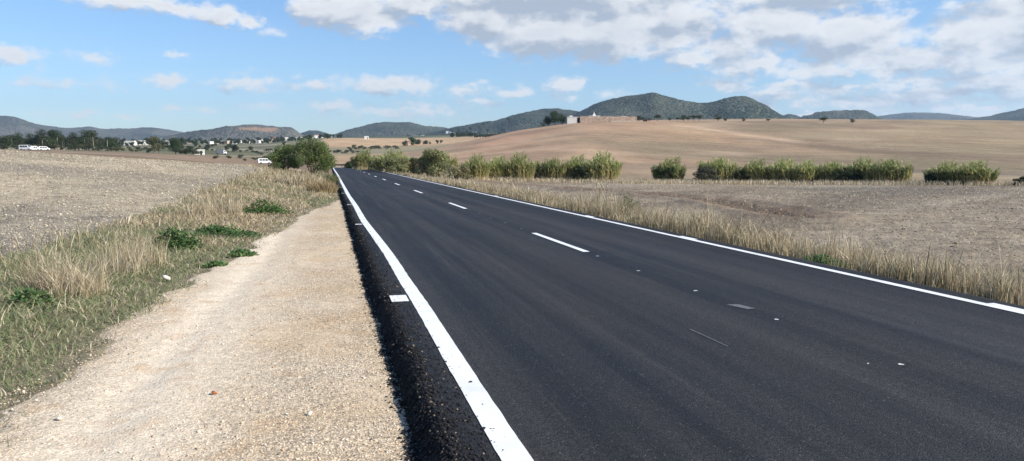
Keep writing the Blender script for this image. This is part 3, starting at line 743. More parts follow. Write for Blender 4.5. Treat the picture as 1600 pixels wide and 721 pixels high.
tuft('grass_tuft', 502, 42, .8, 1.15, 900, [(.42, .32, .17), (.33, .24, .12), (.5, .4, .24)], 'rusty straw bush hard by the left road edge', wdt=.025, lean=(.2, .9))
tuft('grass_tuft', 510, 58, .9, 1.2, 900, [(.14, .17, .07), (.2, .2, .1)], 'green feathery grass bush at the left road edge', wdt=.03, lean=(.2, .9))
tuft('grass_tuft', 1310, 13.8, .30, 1.0, 160, DRY, 'tallest seed stalks rising from the right verge', wdt=.007, lean=(.02, .3))
tuft('grass_tuft', 1450, 12.3, .45, .62, 700, DRY, 'bushy straw tuft on the right verge near the frame edge', wdt=.006, lean=(.1, .9))
tuft('grass_tuft', 1560, 11.5, .40, .52, 600, DRY, 'last straw tuft of the right verge at the frame edge', wdt=.006, lean=(.1, 1.1))

def leafy(name, px, r, rad, hgt, n, cols, label, cat='leafy plant', L=.09, W=.035):
    gx, gy, gz = ground(px, r)
    a = rng.uniform(0, 2 * np.pi, n); q = rad * rng.random(n) ** .75 * (.65 + .55 * vnoise(a * 1.4, a * 0 + px, 3) + .25 * vnoise(a * 4, a * 0 + px, 5))
    P = np.stack([q * np.cos(a), q * np.sin(a) * .8, hgt * rng.random(n) * np.clip(1 - .6 * (q / rad) ** 2, .1, 1) * (.5 + vnoise(q * np.cos(a) / rad * 3 + 9, q * np.sin(a) / rad * 3, 7))], -1)
    P[:, 2] += height(P[:, 0] + gx, P[:, 1] + gy) - gz
    n_ = len(P)
    h = rng.uniform(.6, 1.2, n_) * L
    V = np.zeros((n_, 4, 3)); d = rng.normal(size=(n_, 3)); d[:, 2] = np.abs(d[:, 2]) * .6; d /= np.linalg.norm(d, axis=1)[:, None]
    s = np.cross(d, rng.normal(size=(n_, 3))); s /= np.linalg.norm(s, axis=1)[:, None]
    V[:, 0] = P; V[:, 1] = P + d * (h * .5)[:, None] + s * W / 2; V[:, 2] = P + d * h[:, None]; V[:, 3] = P + d * (h * .5)[:, None] - s * W / 2
    Q = (np.arange(4)[None] + (np.arange(n_) * 4)[:, None])
    o = link(name, tri_mesh(name, V.reshape(-1, 3), Q, np.repeat(pick(cols, None, n_, .25), 4, 0), False, M_leaf))
    o.location = (gx, gy, gz); tag(o, label, cat); return o
LG = [(.07, .16, .045), (.11, .21, .07), (.05, .11, .03), (.20, .25, .10), (.09, .15, .06)]
leafy('leafy_plant', 272, 15.9, .45, .34, 1500, LG, 'dark green leafy clump, biggest on the left verge')
leafy('leafy_plant', 342, 18.4, .70, .20, 1500, LG, 'low spreading green plant right behind the biggest leafy clump')
leafy('leafy_plant', 372, 14.6, .26, .10, 350, LG, 'small flat green plant close to the gravel edge')
leafy('leafy_plant', 330, 13.4, .22, .07, 420, LG, 'sparse green weeds flat on the verge by the gravel edge', L=.06, W=.025)
leafy('leafy_plant', 412, 25.5, .75, .40, 1400, [(.07, .15, .035), (.10, .18, .05)], 'bright green weeds amid dry grass halfway along the left verge', L=.11)
leafy('leafy_plant', 38, 10.4, .26, .16, 350, LG, 'grey green thistle leaves at the foot of the leftmost tuft', L=.08)
leafy('leafy_plant', 1292, 13.2, .4, .16, 1300, LG, 'low green weeds at the road edge under the right straw', L=.05, W=.025)
leafy('leafy_plant', 998, 21.5, .32, .14, 1200, LG, 'small green weed patch on the right roadside halfway along', L=.05, W=.03)

def thistle(px, r, hgt, spread, label, nb=9, heads=True):
    gx, gy, gz = ground(px, r)
    o = empty('dry_thistle', (gx, gy, gz)); tag(o, label, 'dry thistle')
    mb = MB(); hb = MB(); tips = []
    for i in range(nb):
        a = random.uniform(0, 6.28); l = random.uniform(.5, 1) * hgt; sp = random.uniform(.1, 1) * spread
        p0 = np.array([0, 0, 0.]); p1 = np.array([math.cos(a) * sp * .4, math.sin(a) * sp * .4, l * .6]); p2 = np.array([math.cos(a) * sp, math.sin(a) * sp, l])
        mb.tube(p0, p1, .012, .008, 4); mb.tube(p1, p2, .008, .004, 4); tips.append(p2)
        for k in range(1):
            t = random.uniform(.3, 1); q = p1 * (1 - t) + p2 * t; b = random.uniform(0, 6.28)
            q2 = q + np.array([math.cos(b) * .15, math.sin(b) * .15, .12]) * hgt; mb.tube(q, q2, .005, .003, 4); tips.append(q2)
    link('stem', mb.mesh('thistle_stem', M_straw), None, o)
    n = len(tips)
    for tp in tips:
        hm = stones('thistle_head', np.array([tp]), np.full(1, .028), np.array([[.52, .45, .33]]), False, 1.0)
        link('seed_head', hm, None, o)
    return o
M_straw = plain('straw', (.42, .35, .24), .8, .15, 5)
thistle(935, 27, 1.15, .45, 'tall dry thistle standing above the right verge', 12)
thistle(952, 26.5, .8, .35, 'shorter dry thistle right behind the tallest one')
leafy('green_shrub', 982, 28, .42, .55, 500, [(.16, .19, .08), (.22, .22, .11)], 'small yellow green bush on the right verge beside the tall thistle', 'shrub', L=.13, W=.03)
thistle(690, 62, 1.1, .9, 'white seeded thistle by the round olive green bush', 14)
thistle(702, 60, .9, .8, 'second white seeded thistle nearest the olive green bush', 12)
thistle(790, 47, .8, .5, 'lone dry thistle before the broad reed bed')

# ------------------------------------------------------------------ trees and shrubs
def leaf_cloud(name, lobes, n, L, W, cols, mat=None, up=.35, hollow=.45):
    lobes = np.array(lobes, float)   # x y z rx ry rz
    vol = lobes[:, 3] * lobes[:, 4] * lobes[:, 5]; vol = vol ** .8
    k = rng.choice(len(lobes), n, p=vol / vol.sum())
    d = rng.normal(size=(n, 3)); d /= np.linalg.norm(d, axis=1)[:, None]
    q = hollow + (1 - hollow) * rng.random(n) ** .6
    q *= 1 + .28 * (vnoise(d[:, 0] * 3 + k * 9.1, d[:, 1] * 3 + d[:, 2] * 4, 5) - .5) * 2
    P = lobes[k, :3] + d * lobes[k, 3:] * q[:, None]
    nd = d + rng.normal(size=(n, 3)) * .7; nd[:, 2] += up; nd /= np.linalg.norm(nd, axis=1)[:, None]
    t = np.cross(nd, rng.normal(size=(n, 3))); t /= np.linalg.norm(t, axis=1)[:, None]; s = np.cross(nd, t)
    l = (L * rng.uniform(.6, 1.25, n))[:, None]; w = (W * rng.uniform(.7, 1.2, n))[:, None]
    V = np.stack([P - t * l / 2, P + s * w / 2 + nd * w * .15, P + t * l / 2, P - s * w / 2], 1)
    Q = (np.arange(4)[None] + (np.arange(n) * 4)[:, None])
    return tri_mesh(name, V.reshape(-1, 3), Q, np.repeat(pick(cols, None, n, .25), 4, 0), False, mat or M_leaf)
def lobes_round(w, h, z0, k=12, irregular=.5):
    out = []
    for i in range(k):
        a = random.uniform(0, 6.28); q = random.random() ** .6 * .62
        zz = random.uniform(.18, .85)
        rr = random.uniform(.20, .36) * (1 - .35 * abs(zz - .4))
        out.append((math.cos(a) * q * w / 2, math.sin(a) * q * w / 2, z0 + zz * (h - z0), rr * w * random.uniform(1 - irregular * .3, 1.1), rr * w, rr * (h - z0) * random.uniform(.6, .95)))
    return out
def trunk_mesh(h, r0, nb=4, spread=.5):
    mb = MB(); lean = random.uniform(-.08, .08) * h
    mb.tube((0, 0, -.2), (lean, 0, h * .5), r0, r0 * .7, 7)
    for i in range(nb):
        a = 6.28 * i / nb + random.uniform(-.4, .4); l = h * random.uniform(.75, .98)
        mb.tube((lean, 0, h * random.uniform(.38, .5)), (lean + math.cos(a) * spread * h * .35, math.sin(a) * spread * h * .35, l), r0 * .55, r0 * .18, 5)
    return mb.mesh('tree_trunk', M_bark)
def copy_tree(o, parent=None):
    c = o.copy(); COL.objects.link(c); c.parent = parent
    for ch in list(o.children): copy_tree(ch, c)
    return c
OLIVE = [(.05, .065, .032), (.07, .085, .045), (.035, .05, .024)]
DARKG = [(.032, .055, .022), (.045, .075, .03), (.06, .09, .035)]
PALM = [(.07, .085, .045), (.10, .11, .06), (.05, .065, .035)]
YELG = [(.13, .13, .05), (.10, .12, .045), (.18, .16, .07)]
def make_tree(name, h, w, z0, trunk_r, n, L, cols, k=12, nb=4):
    t = empty(name, (0, 0, 0))
    link('trunk', trunk_mesh(h, trunk_r, nb, w / h), None, t)
    link('crown', leaf_cloud('crown', lobes_round(w, h, z0, k), n, L, L * .55, cols), None, t)
    return t
def palm_tree(h, n=26):
    t = empty('palm_tree', (0, 0, 0))
    mb = MB(); mb.tube((0, 0, -.3), (.1, 0, h * .5), .32, .26, 7); mb.tube((.1, 0, h * .5), (0, 0, h), .26, .22, 7)
    link('trunk', mb.mesh('palm_trunk', M_palmtrunk), None, t)
    V = []; T = []; C = []
    for i in range(n):
        a = random.uniform(0, 6.28); e = random.uniform(-.3, 1.1); l = random.uniform(1.6, 2.4)
        pts = []
        for k in range(5):
            s = k / 4; pts.append(np.array([math.cos(a) * l * s * math.cos(e * (1 - s * .6)), math.sin(a) * l * s * math.cos(e * (1 - s * .6)), h + l * s * math.sin(e) - 1.0 * s * s]))
        sd = np.array([-math.sin(a), math.cos(a), 0])
        c = np.array(random.choice(PALM)) * random.uniform(.8, 1.2)
        b = len(V)
        for k, p in enumerate(pts):
            w = .42 * math.sin(math.pi * (.12 + .86 * k / 4)); V += [p - sd * w - np.array([0, 0, .15 * w]), p, p + sd * w - np.array([0, 0, .15 * w])]; C += [c] * 3
        for k in range(4):
            q = b + 3 * k; T += [(q, q + 1, q + 4, q + 3), (q + 1, q + 2, q + 5, q + 4)]
    link('crown', tri_mesh('palm_crown', np.array(V), np.array(T), np.array(C), False, M_leaf), None, t)
    return t
M_palmtrunk = plain('palm_trunk', (.20, .17, .135), .9, .2, 5)

protos = {}
def put(key, px, r, s, label, cat, group=None, name=None, dz=0, sx=1.0):
    src = protos[key][random.randrange(len(protos[key]))]
    o = copy_tree(src); o.name = name or src.name.split('.')[0]
    x, y, z = ground(px, r)
    o.location = (x, y, z + dz); o.rotation_euler = (0, 0, random.uniform(0, 6.28)); o.scale = (s * sx, s * sx, s)
    tag(o, label, cat, group)
    return o
protos['olive'] = [make_tree('olive_tree', 3.4, 4.4, .5, .16, 1500, .28, OLIVE, 11) for _ in range(3)]
protos['dark'] = [make_tree('broadleaf_tree', 9, 8.5, 1.0, .3, 4200, .5, DARKG, 20) for _ in range(3)]
protos['grey'] = [make_tree('broadleaf_tree', 9, 6.5, 1.6, .26, 1600, .5, OLIVE, 13) for _ in range(2)]
protos['yellow'] = [make_tree('poplar_tree', 9.5, 6.4, .8, .26, 2000, .45, YELG, 14)]
protos['palm'] = [palm_tree(8.5), palm_tree(7.5), palm_tree(9.3)]
def single(name, h, w, n, L, cols, k=8):
    mb = MB(); mb.tube((0, 0, -.3), (0, 0, h * .6), w * .04, w * .02, 5)
    a = leaf_cloud(name, lobes_round(w, h, .1 * h, k), n, L, L * .6, cols)
    return link(name, a)
protos['far'] = [single('distant_tree', 6, 6.5, 650, .85, DARKG), single('distant_tree', 6.5, 5, 600, .85, OLIVE), single('distant_tree', 5, 7, 700, .85, [(.05, .07, .035), (.08, .09, .05)])]
protos['shrub'] = [single('distant_shrub', 1.8, 3.2, 500, .28, OLIVE), single('distant_shrub', 1.5, 2.6, 420, .28, [(.07, .08, .04), (.12, .12, .06)])]

# copse of palms and trees beyond the left field
g1 = 'palms and trees of the copse beyond the left field'
for i, px in enumerate([14, 20, 67, 76, 92, 99, 108, 118, 133, 139, 146, 153, 168]):
    put('palm', px + random.uniform(-1, 1), random.uniform(384, 424), random.uniform(.60, .80), 'slender palm with a pale trunk standing in the copse beyond the left field', 'palm tree', 'palms in the copse beyond the left field')
for px, r, s in [(-30, 410, .8), (33, 380, .6), (80, 378, .62), (95, 380, .7), (118, 376, .62), (140, 378, .75), (155, 380, .6), (-12, 415, .8), (4, 420, .75), (12, 405, .7), (28, 430, .85), (45, 425, .8), (58, 420, .75), (70, 415, 1.0), (86, 420, 1.0), (97, 425, .95), (112, 430, 1.0), (124, 420, .9), (136, 415, 1.15), (146, 420, 1.1), (160, 425, .8), (175, 415, .85), (186, 425, .75)]:
    put(random.choice(['dark', 'grey', 'grey']), px, r, s * random.uniform(.92, 1.05), 'bushy grey green tree in the copse beyond the left field', 'tree', 'bushy trees in the copse beyond the left field')
put('yellow', 240, 372, .88, 'yellowing upright tree standing alone right of the copse', 'tree')
put('shrub', 234, 368, 1.3, 'small dark bush at the foot of the yellowing tree', 'shrub')
put('yellow', 249, 380, .5, 'smaller yellowish tree at the right foot of the yellowing tree', 'tree')
put('dark', 275, 372, .80, 'round dark green tree right of the yellowing tree', 'tree')
for px, s in [(280, 1.5), (287, 1.7), (294, 1.9), (301, 1.8), (308, 1.5)]:
    put('shrub', px, 368, s, 'low olive bush in the hedge right of the round dark tree', 'shrub', 'bushes of the hedge right of the round dark tree')
gv = 'trees dotted over the valley floor on the left'
for i in range(95):
    px = random.uniform(-40, 530); r = random.uniform(520, 1500)
    put('far', px, r, random.uniform(.6, 1.15) * (1.1 if r > 900 else .8), 'small dark tree dotted over the valley floor on the left', 'tree', gv)
for i in range(30):
    px = 205 + i * 7.5 + random.uniform(-3, 3)
    put('shrub', px, random.uniform(430, 600), random.uniform(.9, 1.8), 'scrubby bush on the rough land beyond the left field', 'shrub', 'bushes on the rough land beyond the left field')
for i, px in enumerate([338, 357, 375, 383, 396, 402, 410, 418]):
    put('shrub', px, 310 + 12 * (i % 3), random.uniform(.8, 1.3), 'dark bush on the bank near the white van', 'shrub', 'bushes on the bank near the white van')
for i in range(120):
    px = random.uniform(285, 535); put('far', px, random.uniform(1000, 1480), random.uniform(.6, 1.25), 'dark tree growing between the white houses of the valley village', 'tree', 'trees among the houses of the valley village')
for i in range(60):
    px = random.uniform(-20, 300); put('far', px, random.uniform(560, 1300), random.uniform(.9, 1.5), 'dark tree of the scattered woods behind the palm copse', 'tree', 'trees of the woods behind the palm copse')
for i in range(26):
    put('shrub', -25 + i * 9.5 + random.uniform(-4, 4), random.uniform(368, 384), random.uniform(1.0, 2.0), 'grey green bush in the undergrowth at the front of the palm copse', 'shrub', 'bushes in front of the palm copse')
# mid valley hedges and trees left of the hill
for i in range(26):
    px = 545 + i * 3 + random.uniform(-2, 2); put('shrub', px, 640 + (i % 4) * 14, random.uniform(1.0, 1.9), 'dark bush in the valley hedge left of the hill', 'shrub', 'bushes of the valley hedge left of the hill')
for i in range(14):
    px = 512 + i * 4.5 + random.uniform(-2, 2); put('shrub', px, 500 + random.uniform(-30, 60), random.uniform(.7, 1.5), 'low scrub bush in the valley beyond the road end', 'shrub', 'scrub bushes in the valley beyond the road end')
put('far', 632, 720, 1.0, 'round dark tree left of the small house in the tan field', 'tree')
put('far', 645, 730, 1.5, 'largest dark tree beside the small house in the tan field', 'tree')
put('far', 651, 735, 1.2, 'dark tree overlapping the largest one in the tan field', 'tree')
put('far', 664, 740, .9, 'lone round tree in the tan field left of the hill', 'tree')
put('far', 672, 745, .5, 'tiny round bush in the tan field left of the hill', 'tree')
put('far', 683, 750, .7, 'flat dark bush in the tan field nearest the hill', 'tree')
put('far', 690, 755, .6, 'small dark bush where the tan field meets the hill', 'tree')
for i in range(16):
    put('far', 705 + i * 2.4 + random.uniform(-2, 2), random.uniform(960, 1040), random.uniform(.9, 1.4), 'dark tree in the wood behind the left flank of the hill', 'tree', 'trees of the wood behind the left flank of the hill')
for i in range(48):
    row = i // 12
    put('far', 742 + (i % 12) * 4.2 + row * 1.1, 900 + row * 35, .62, 'small orchard tree in rows behind the left flank of the hill', 'tree', 'orchard trees in rows behind the hill flank', name='orchard_tree')
# trees on the crest of the hill
put('dark', 867, 402, .82, 'broad dark tree left of the farm, tallest on the crest', 'tree')
put('dark', 856, 404, .62, 'lower dark tree at the left end of the farm copse', 'tree')
put('dark', 878, 405, .66, 'dark tree of the farm copse nearest the white gable', 'tree')
put('olive', 848, 398, .7, 'little bush at the left foot of the farm copse', 'shrub')
for px, r, s, lab in [(997, 428, .9, 'grey bare tree touching the right end of the farm wall'), (1003, 430, .7, 'low grey bush right of the farm wall'), (1026, 420, 1.05, 'spreading tree behind the flat farm cart'), (1045, 425, .6, 'small bush in the middle of the crest thicket'),
    (1067, 412, .95, 'dark rounded tree of the crest thicket right of the cart'), (1074, 425, .85, 'olive tree in the crest thicket, second dark one'), (1083, 428, .95, 'olive tree in the crest thicket with a broad crown'), (1091, 430, .95, 'rightmost tree of the crest thicket'),
    (1120, 408, 1.0, 'upright dark tree alone on the crest right of the thicket'), (1132, 404, .62, 'small round bush right beside the upright crest tree'), (1160, 404, .62, 'low dark bush casting a shadow, middle of the crest'), (1198, 405, .5, 'tiniest lone bush on the crest'),
    (1284, 396, .95, 'biggest lone round olive tree on the right part of the crest'), (1329, 398, .65, 'rightmost lone round bush on the crest'), (1057, 424, .6, 'faint small bush left of the crest thicket'), (1014, 430, .5, 'small bush between the farm wall and the cart')]:
    put('olive', px, r, s, lab, 'tree' if s > .8 else 'shrub')

# big green shrubs left of the road
def near_shrub(px, r, w, h, n, L, cols, label, k=22):
    x, y, z = ground(px, r); t = empty('green_shrub', (x, y, z - .05)); tag(t, label, 'shrub')
    mb = MB()
    for i in range(9):
        a = random.uniform(0, 6.28); mb.tube((random.uniform(-.2, .2), random.uniform(-.2, .2), 0), (math.cos(a) * w * .3, math.sin(a) * w * .3, h * random.uniform(.5, .85)), .05, .02, 5)
    link('stem', mb.mesh('shrub_stem', M_bark), None, t)
    lb_ = [(random.uniform(-.36, .36) * w, random.uniform(-.3, .3) * w, random.uniform(.2, .86) * h, random.uniform(.12, .19) * w, random.uniform(.13, .2) * w, random.uniform(.13, .2) * h) for _ in range(k)]
    lb_ = [(a * (1 - .45 * max(0, c / h - .45)), b, c, d, e_, f) for a, b, c, d, e_, f in lb_] + [(.05 * w, 0, .84 * h, .17 * w, .17 * w, .16 * h)]
    link('crown', leaf_cloud('shrub_crown', lb_, n, L, L * .5, cols), None, t)
    return t
BUSH = [(.11, .17, .045), (.16, .22, .065), (.21, .26, .09), (.07, .11, .03)]
near_shrub(447, 86, 4.2, 3.1, 9000, .16, BUSH, 'broad green shrub left of the road, left one of the pair')
near_shrub(489, 84, 4.8, 4.1, 11000, .16, BUSH + [(.14, .14, .06)], 'tallest green shrub left of the road, hard by the asphalt')
near_shrub(510, 96, 2.6, 2.6, 5000, .16, BUSH, 'dark shrub tucked behind the tallest one at the road end')
# feathery bushes right of the road
FEA = [(.22, .25, .11), (.30, .31, .14), (.16, .19, .08), (.38, .34, .17)]
near_shrub(672, 80, 4.6, 3.0, 10000, .20, FEA, 'round olive green feathery bush on the right roadside')
near_shrub(655, 88, 2.8, 2.2, 4000, .18, [(.06, .07, .03), (.09, .10, .04)], 'dark hollow bush left of the feathery one')
near_shrub(620, 98, 4.2, 2.2, 6000, .2, FEA + [(.1, .12, .06)], 'pale green bush in the row right of the road')
near_shrub(592, 112, 4.2, 2.4, 5000, .2, FEA, 'loose green bush further along the right roadside')
near_shrub(548, 150, 3.0, 1.6, 2500, .2, DARKG, 'low dark bush beside the guardrail at the road end')
near_shrub(715, 76, 3.0, 1.6, 3500, .18, [(.26, .24, .12), (.2, .2, .1)], 'low yellow green bush right of the feathery one')
near_shrub(1040, 94, 2.4, 1.9, 3500, .2, DARKG, 'dark leafy bush at the left foot of the lone reed clump')
near_shrub(1105, 93, 4.0, 2.0, 5000, .2, [(.08, .085, .05), (.11, .11, .07)], 'grey brown bush between the lone reed clump and the next reeds')

# reeds
def reed_mesh(w, dpt, h, ns, dark=0.0):
    n = ns; x = rng.uniform(-1, 1, n); y = rng.uniform(-1, 1, n); k = x * x + y * y < 1; x, y = x[k] * w / 2, y[k] * dpt / 2; n = len(x)
    hh = h * rng.uniform(.6, 1.08, n) * (1 - .22 * (np.abs(x) / (w / 2)) ** 2.5) * (1 + .9 * fbm(x * 1.1 + 40, y * .9, 3, 44))
    lx = .22 * x / w + rng.normal(0, .07, n); ly = rng.normal(0, .07, n)
    P = np.stack([x, y, np.zeros(n)], -1)
    top = P + np.stack([lx * hh, ly * hh, hh], -1)
    sd = np.stack([np.ones(n), np.zeros(n), np.zeros(n)], -1) * .026
    V = np.stack([P - sd, P + sd, top + sd * .4, top - sd * .4], 1).reshape(-1, 3)
    Q = (np.arange(4)[None] + (np.arange(n) * 4)[:, None])
    C = np.repeat(pick([(.74, .60, .32), (.62, .50, .26), (.42, .36, .17)], None, n), 4, 0)
    stem = tri_mesh('reed_stem', V, Q, C, False, M_leaf)
    m = 24; N_ = n * m
    t = rng.uniform(.2, 1.0, (n, m)) ** .65; a = rng.uniform(0, 2 * np.pi, (n, m))
    B = P[:, None, :] + (top - P)[:, None, :] * t[..., None]
    L = rng.uniform(.35, .65, (n, m)) * (h / 2.8)
    d = np.stack([np.cos(a), np.sin(a), np.zeros_like(a)], -1); up = np.array([0, 0, 1.0])
    M1 = B + d * (L * .45)[..., None] + up * (L * .62)[..., None]; M2 = B + d * (L * .75)[..., None] + up * (L * rng.uniform(.3, 1.0, (n, m)))[..., None]
    s = np.stack([-np.sin(a), np.cos(a), np.zeros_like(a)], -1) * .034
    V2 = np.stack([B - s * .5, B + s * .5, M1 + s, M1 - s, M2], 2).reshape(-1, 3)
    i0 = np.arange(N_) * 5
    T = np.concatenate([np.stack([i0, i0 + 1, i0 + 2], -1), np.stack([i0, i0 + 2, i0 + 3], -1), np.stack([i0 + 3, i0 + 2, i0 + 4], -1)])
    g = pick([(.24, .32, .11), (.33, .39, .16), (.15, .22, .07), (.46, .46, .22)], None, N_, .2)
    yl = pick([(.74, .62, .32), (.62, .50, .24)], None, N_, .2)
    f = (rng.random(N_) < (.75 - .62 * t.ravel()))[:, None]
    C2 = np.where(f, yl, g) * (1 - dark)
    leaf = tri_mesh('reed_leaf', V2, T, np.repeat(C2, 5, 0), False, M_leaf)
    return stem, leaf
RM_ = [reed_mesh(4.6, 2.6, 2.8, 330), reed_mesh(3.6, 2.4, 2.8, 260), reed_mesh(5.4, 2.6, 2.5, 360)]
def reeds(px, r, wpx, hpx, label, v=0, dark=False):
    x, y, z = ground(px, r); t = empty('reed_clump', (x, y, z - .05), -math.atan2(x, y) + random.uniform(-.15, .15))
    tag(t, label, 'reeds', None)
    st, lf = RM_[v]; W = (4.6, 3.6, 5.4)[v]; Hh = (2.8, 2.8, 2.5)[v]
    sx = .93 * wpx * r / 1185 / W; sz = hpx * r / 1185 / Hh
    a = link('stem', st, None, t); b = link('leaves', lf, None, t)
    t.scale = (sx, max(1, sx), sz * .97)
    return t
reeds(567, 128, 34, 26, 'reed clump at the road end behind the guardrail', 1)
reeds(612, 106, 60, 27, 'long low green reed bank right of the road, before the feathery bush', 0)
reeds(690, 88, 50, 34, 'reeds behind the round feathery bush by the road', 2)
reeds(742, 88, 46, 31, 'yellow green reeds between the feathery bush and the broad stand', 0)
reeds(775, 90, 40, 31, 'reed clump left of the dark gap in the reed row', 1)
reeds(808, 90, 56, 34, 'broad yellow footed reed stand, third from the right roadside bush', 0)
reeds(862, 93, 50, 32, 'middle reed clump of the row below the farm', 2)
reeds(898, 94, 40, 33, 'darker reed clump touching the tallest stand', 1)
reeds(938, 93, 62, 36, 'tallest reed stand with straw coloured right end', 0)
reeds(1045, 95, 48, 31, 'lone rounded reed clump standing apart in the field', 1)
reeds(1122, 95, 58, 33, 'reed clump right of the grey brown bush', 2)
reeds(1178, 95, 44, 29, 'yellowish narrow reed clump in the right hand row', 1)
reeds(1222, 95, 54, 29, 'low yellow reed stand right of the narrow clump', 0)
reeds(1258, 94, 36, 28, 'straw coloured reed clump ending the middle row', 1)
reeds(1300, 95, 60, 28, 'dark green reed stretch left of the yellow stand', 2)
reeds(1345, 94, 50, 29, 'deep green reeds beside the rounded yellow stand', 0)
reeds(1388, 92, 64, 31, 'rounded yellow green reed stand on the right', 2)
reeds(1478, 90, 52, 25, 'second last reed clump on the far right', 0)
reeds(1520, 89, 56, 27, 'last reed clump with yellow foot on the far right', 1)
near_shrub(1600, 89, 2.0, 1.0, 1200, .2, OLIVE, 'dark bush cut by the right edge of the picture', 8)
for px, r, w, h, lab in [(758, 89, 2.0, 1.6, 'dark bush added to darken the left gap by the yellow green reeds'), (834, 91, 2.2, 1.7, 'dark bush added to darken the left foot of the middle reed clump'), (908, 92, 2.6, 1.9, 'dark bush added to darken the left foot of the tallest reed stand'),
    (1158, 94, 2.0, 1.5, 'dark bush added to darken the gap left of the narrow yellowish reeds'), (1322, 92, 3.2, 1.5, 'dark bush added to darken the gap between the dark and deep green reeds'), (1455, 89, 1.8, 1.3, 'dark bush added to darken the left end of the far right reeds')]:
    near_shrub(px, r, w, h, 2600, .2, [(.04, .055, .025), (.06, .075, .035)], lab, 9)  # bushes added to darken the gaps and shaded left sides of the reeds
# pale dead grass in front of and between the reeds
x = []; 
n = 26000; pxs = rng.uniform(720, 1640, n); rr = rng.uniform(86, 97, n)
azs = np.radians(np.interp(pxs, [720, 1640], [az_el(720, 250)[0], az_el(1640, 250)[0]]))
x = rr * np.sin(azs); y = rr * np.cos(azs)
keep = fbm(x * .15, y * .15, 3, 151) > -.08; x, y = x[keep], y[keep]; n = len(x)
tag(link('dead_grass', blade_mesh('dead_grass', np.stack([x, y, height(x, y) - .02], -1), rng.uniform(.2, .7, n), np.full(n, .04), rng.uniform(.1, .8, n), pick(DRY, None, n), M_dry)), 'pale dead grass fringe at the foot of the reeds', 'dead grass', kind='stuff')
# weeds fringe beyond the left field crest
n = 16000; pxs = rng.uniform(150, 470, n); rr = rng.uniform(84, 112, n)
azs = np.radians(np.interp(pxs, [150, 470], [az_el(150, 250)[0], az_el(470, 250)[0]]))
x = rr * np.sin(azs); y = rr * np.cos(azs); keep = (fbm(x * .12, y * .12, 3, 161) > -.02) | (pxs > 380); x, y, pxs = x[keep], y[keep], pxs[keep]; n = len(x)
c = pick(DRY[:4], None, n); red = (pxs > 288) & (pxs < 325); c[red] = pick([(.26, .12, .06), (.3, .16, .08)], None, red.sum()); yl = (pxs > 274) & (pxs < 290); c[yl] = pick([(.3, .27, .1), (.22, .22, .08)], None, yl.sum())
tag(link('field_weeds', blade_mesh('field_weeds', np.stack([x, y, height(x, y) - .02], -1), rng.uniform(.1, .42, n), np.full(n, .04), rng.uniform(.1, .9, n), c, M_dry)), 'brown weeds fringe along the far edge of the left field', 'weeds', kind='stuff')

# ------------------------------------------------------------------ farm on the hill
def wall_mat():
    m, nt = new_mat('dry_stone'); N = NT(nt)
    pos = N.n('ShaderNodeTexCoord').outputs['Object']
    v = N.n('ShaderNodeTexVoronoi', ins={'Vector': pos, 'Scale': 2.2}); n1 = N.noise(pos, .6, 5, .7)
    k = N.n('ShaderNodeSeparateColor', ins={0: v.outputs['Color']}).outputs[0]
    c = N.mixc(N.rng(n1, .35, .65), (.40, .29, .215), (.49, .37, .28))
    kk = N.rng(k, 0, 1, .7, 1.2); c2 = N.v('SCALE', c); nt.links.new(kk, c2.node.inputs['Scale'])
    bm = N.n('ShaderNodeBump', ins={'Height': v.outputs['Distance'], 'Strength': .8, 'Distance': .1})
    b = N.n('ShaderNodeBsdfPrincipled', ins={'Base Color': c2, 'Roughness': .95, 'Normal': bm.outputs[0]})
    N.n('ShaderNodeOutputMaterial', ins={0: b.outputs[0]}); return m
M_wall = wall_mat()
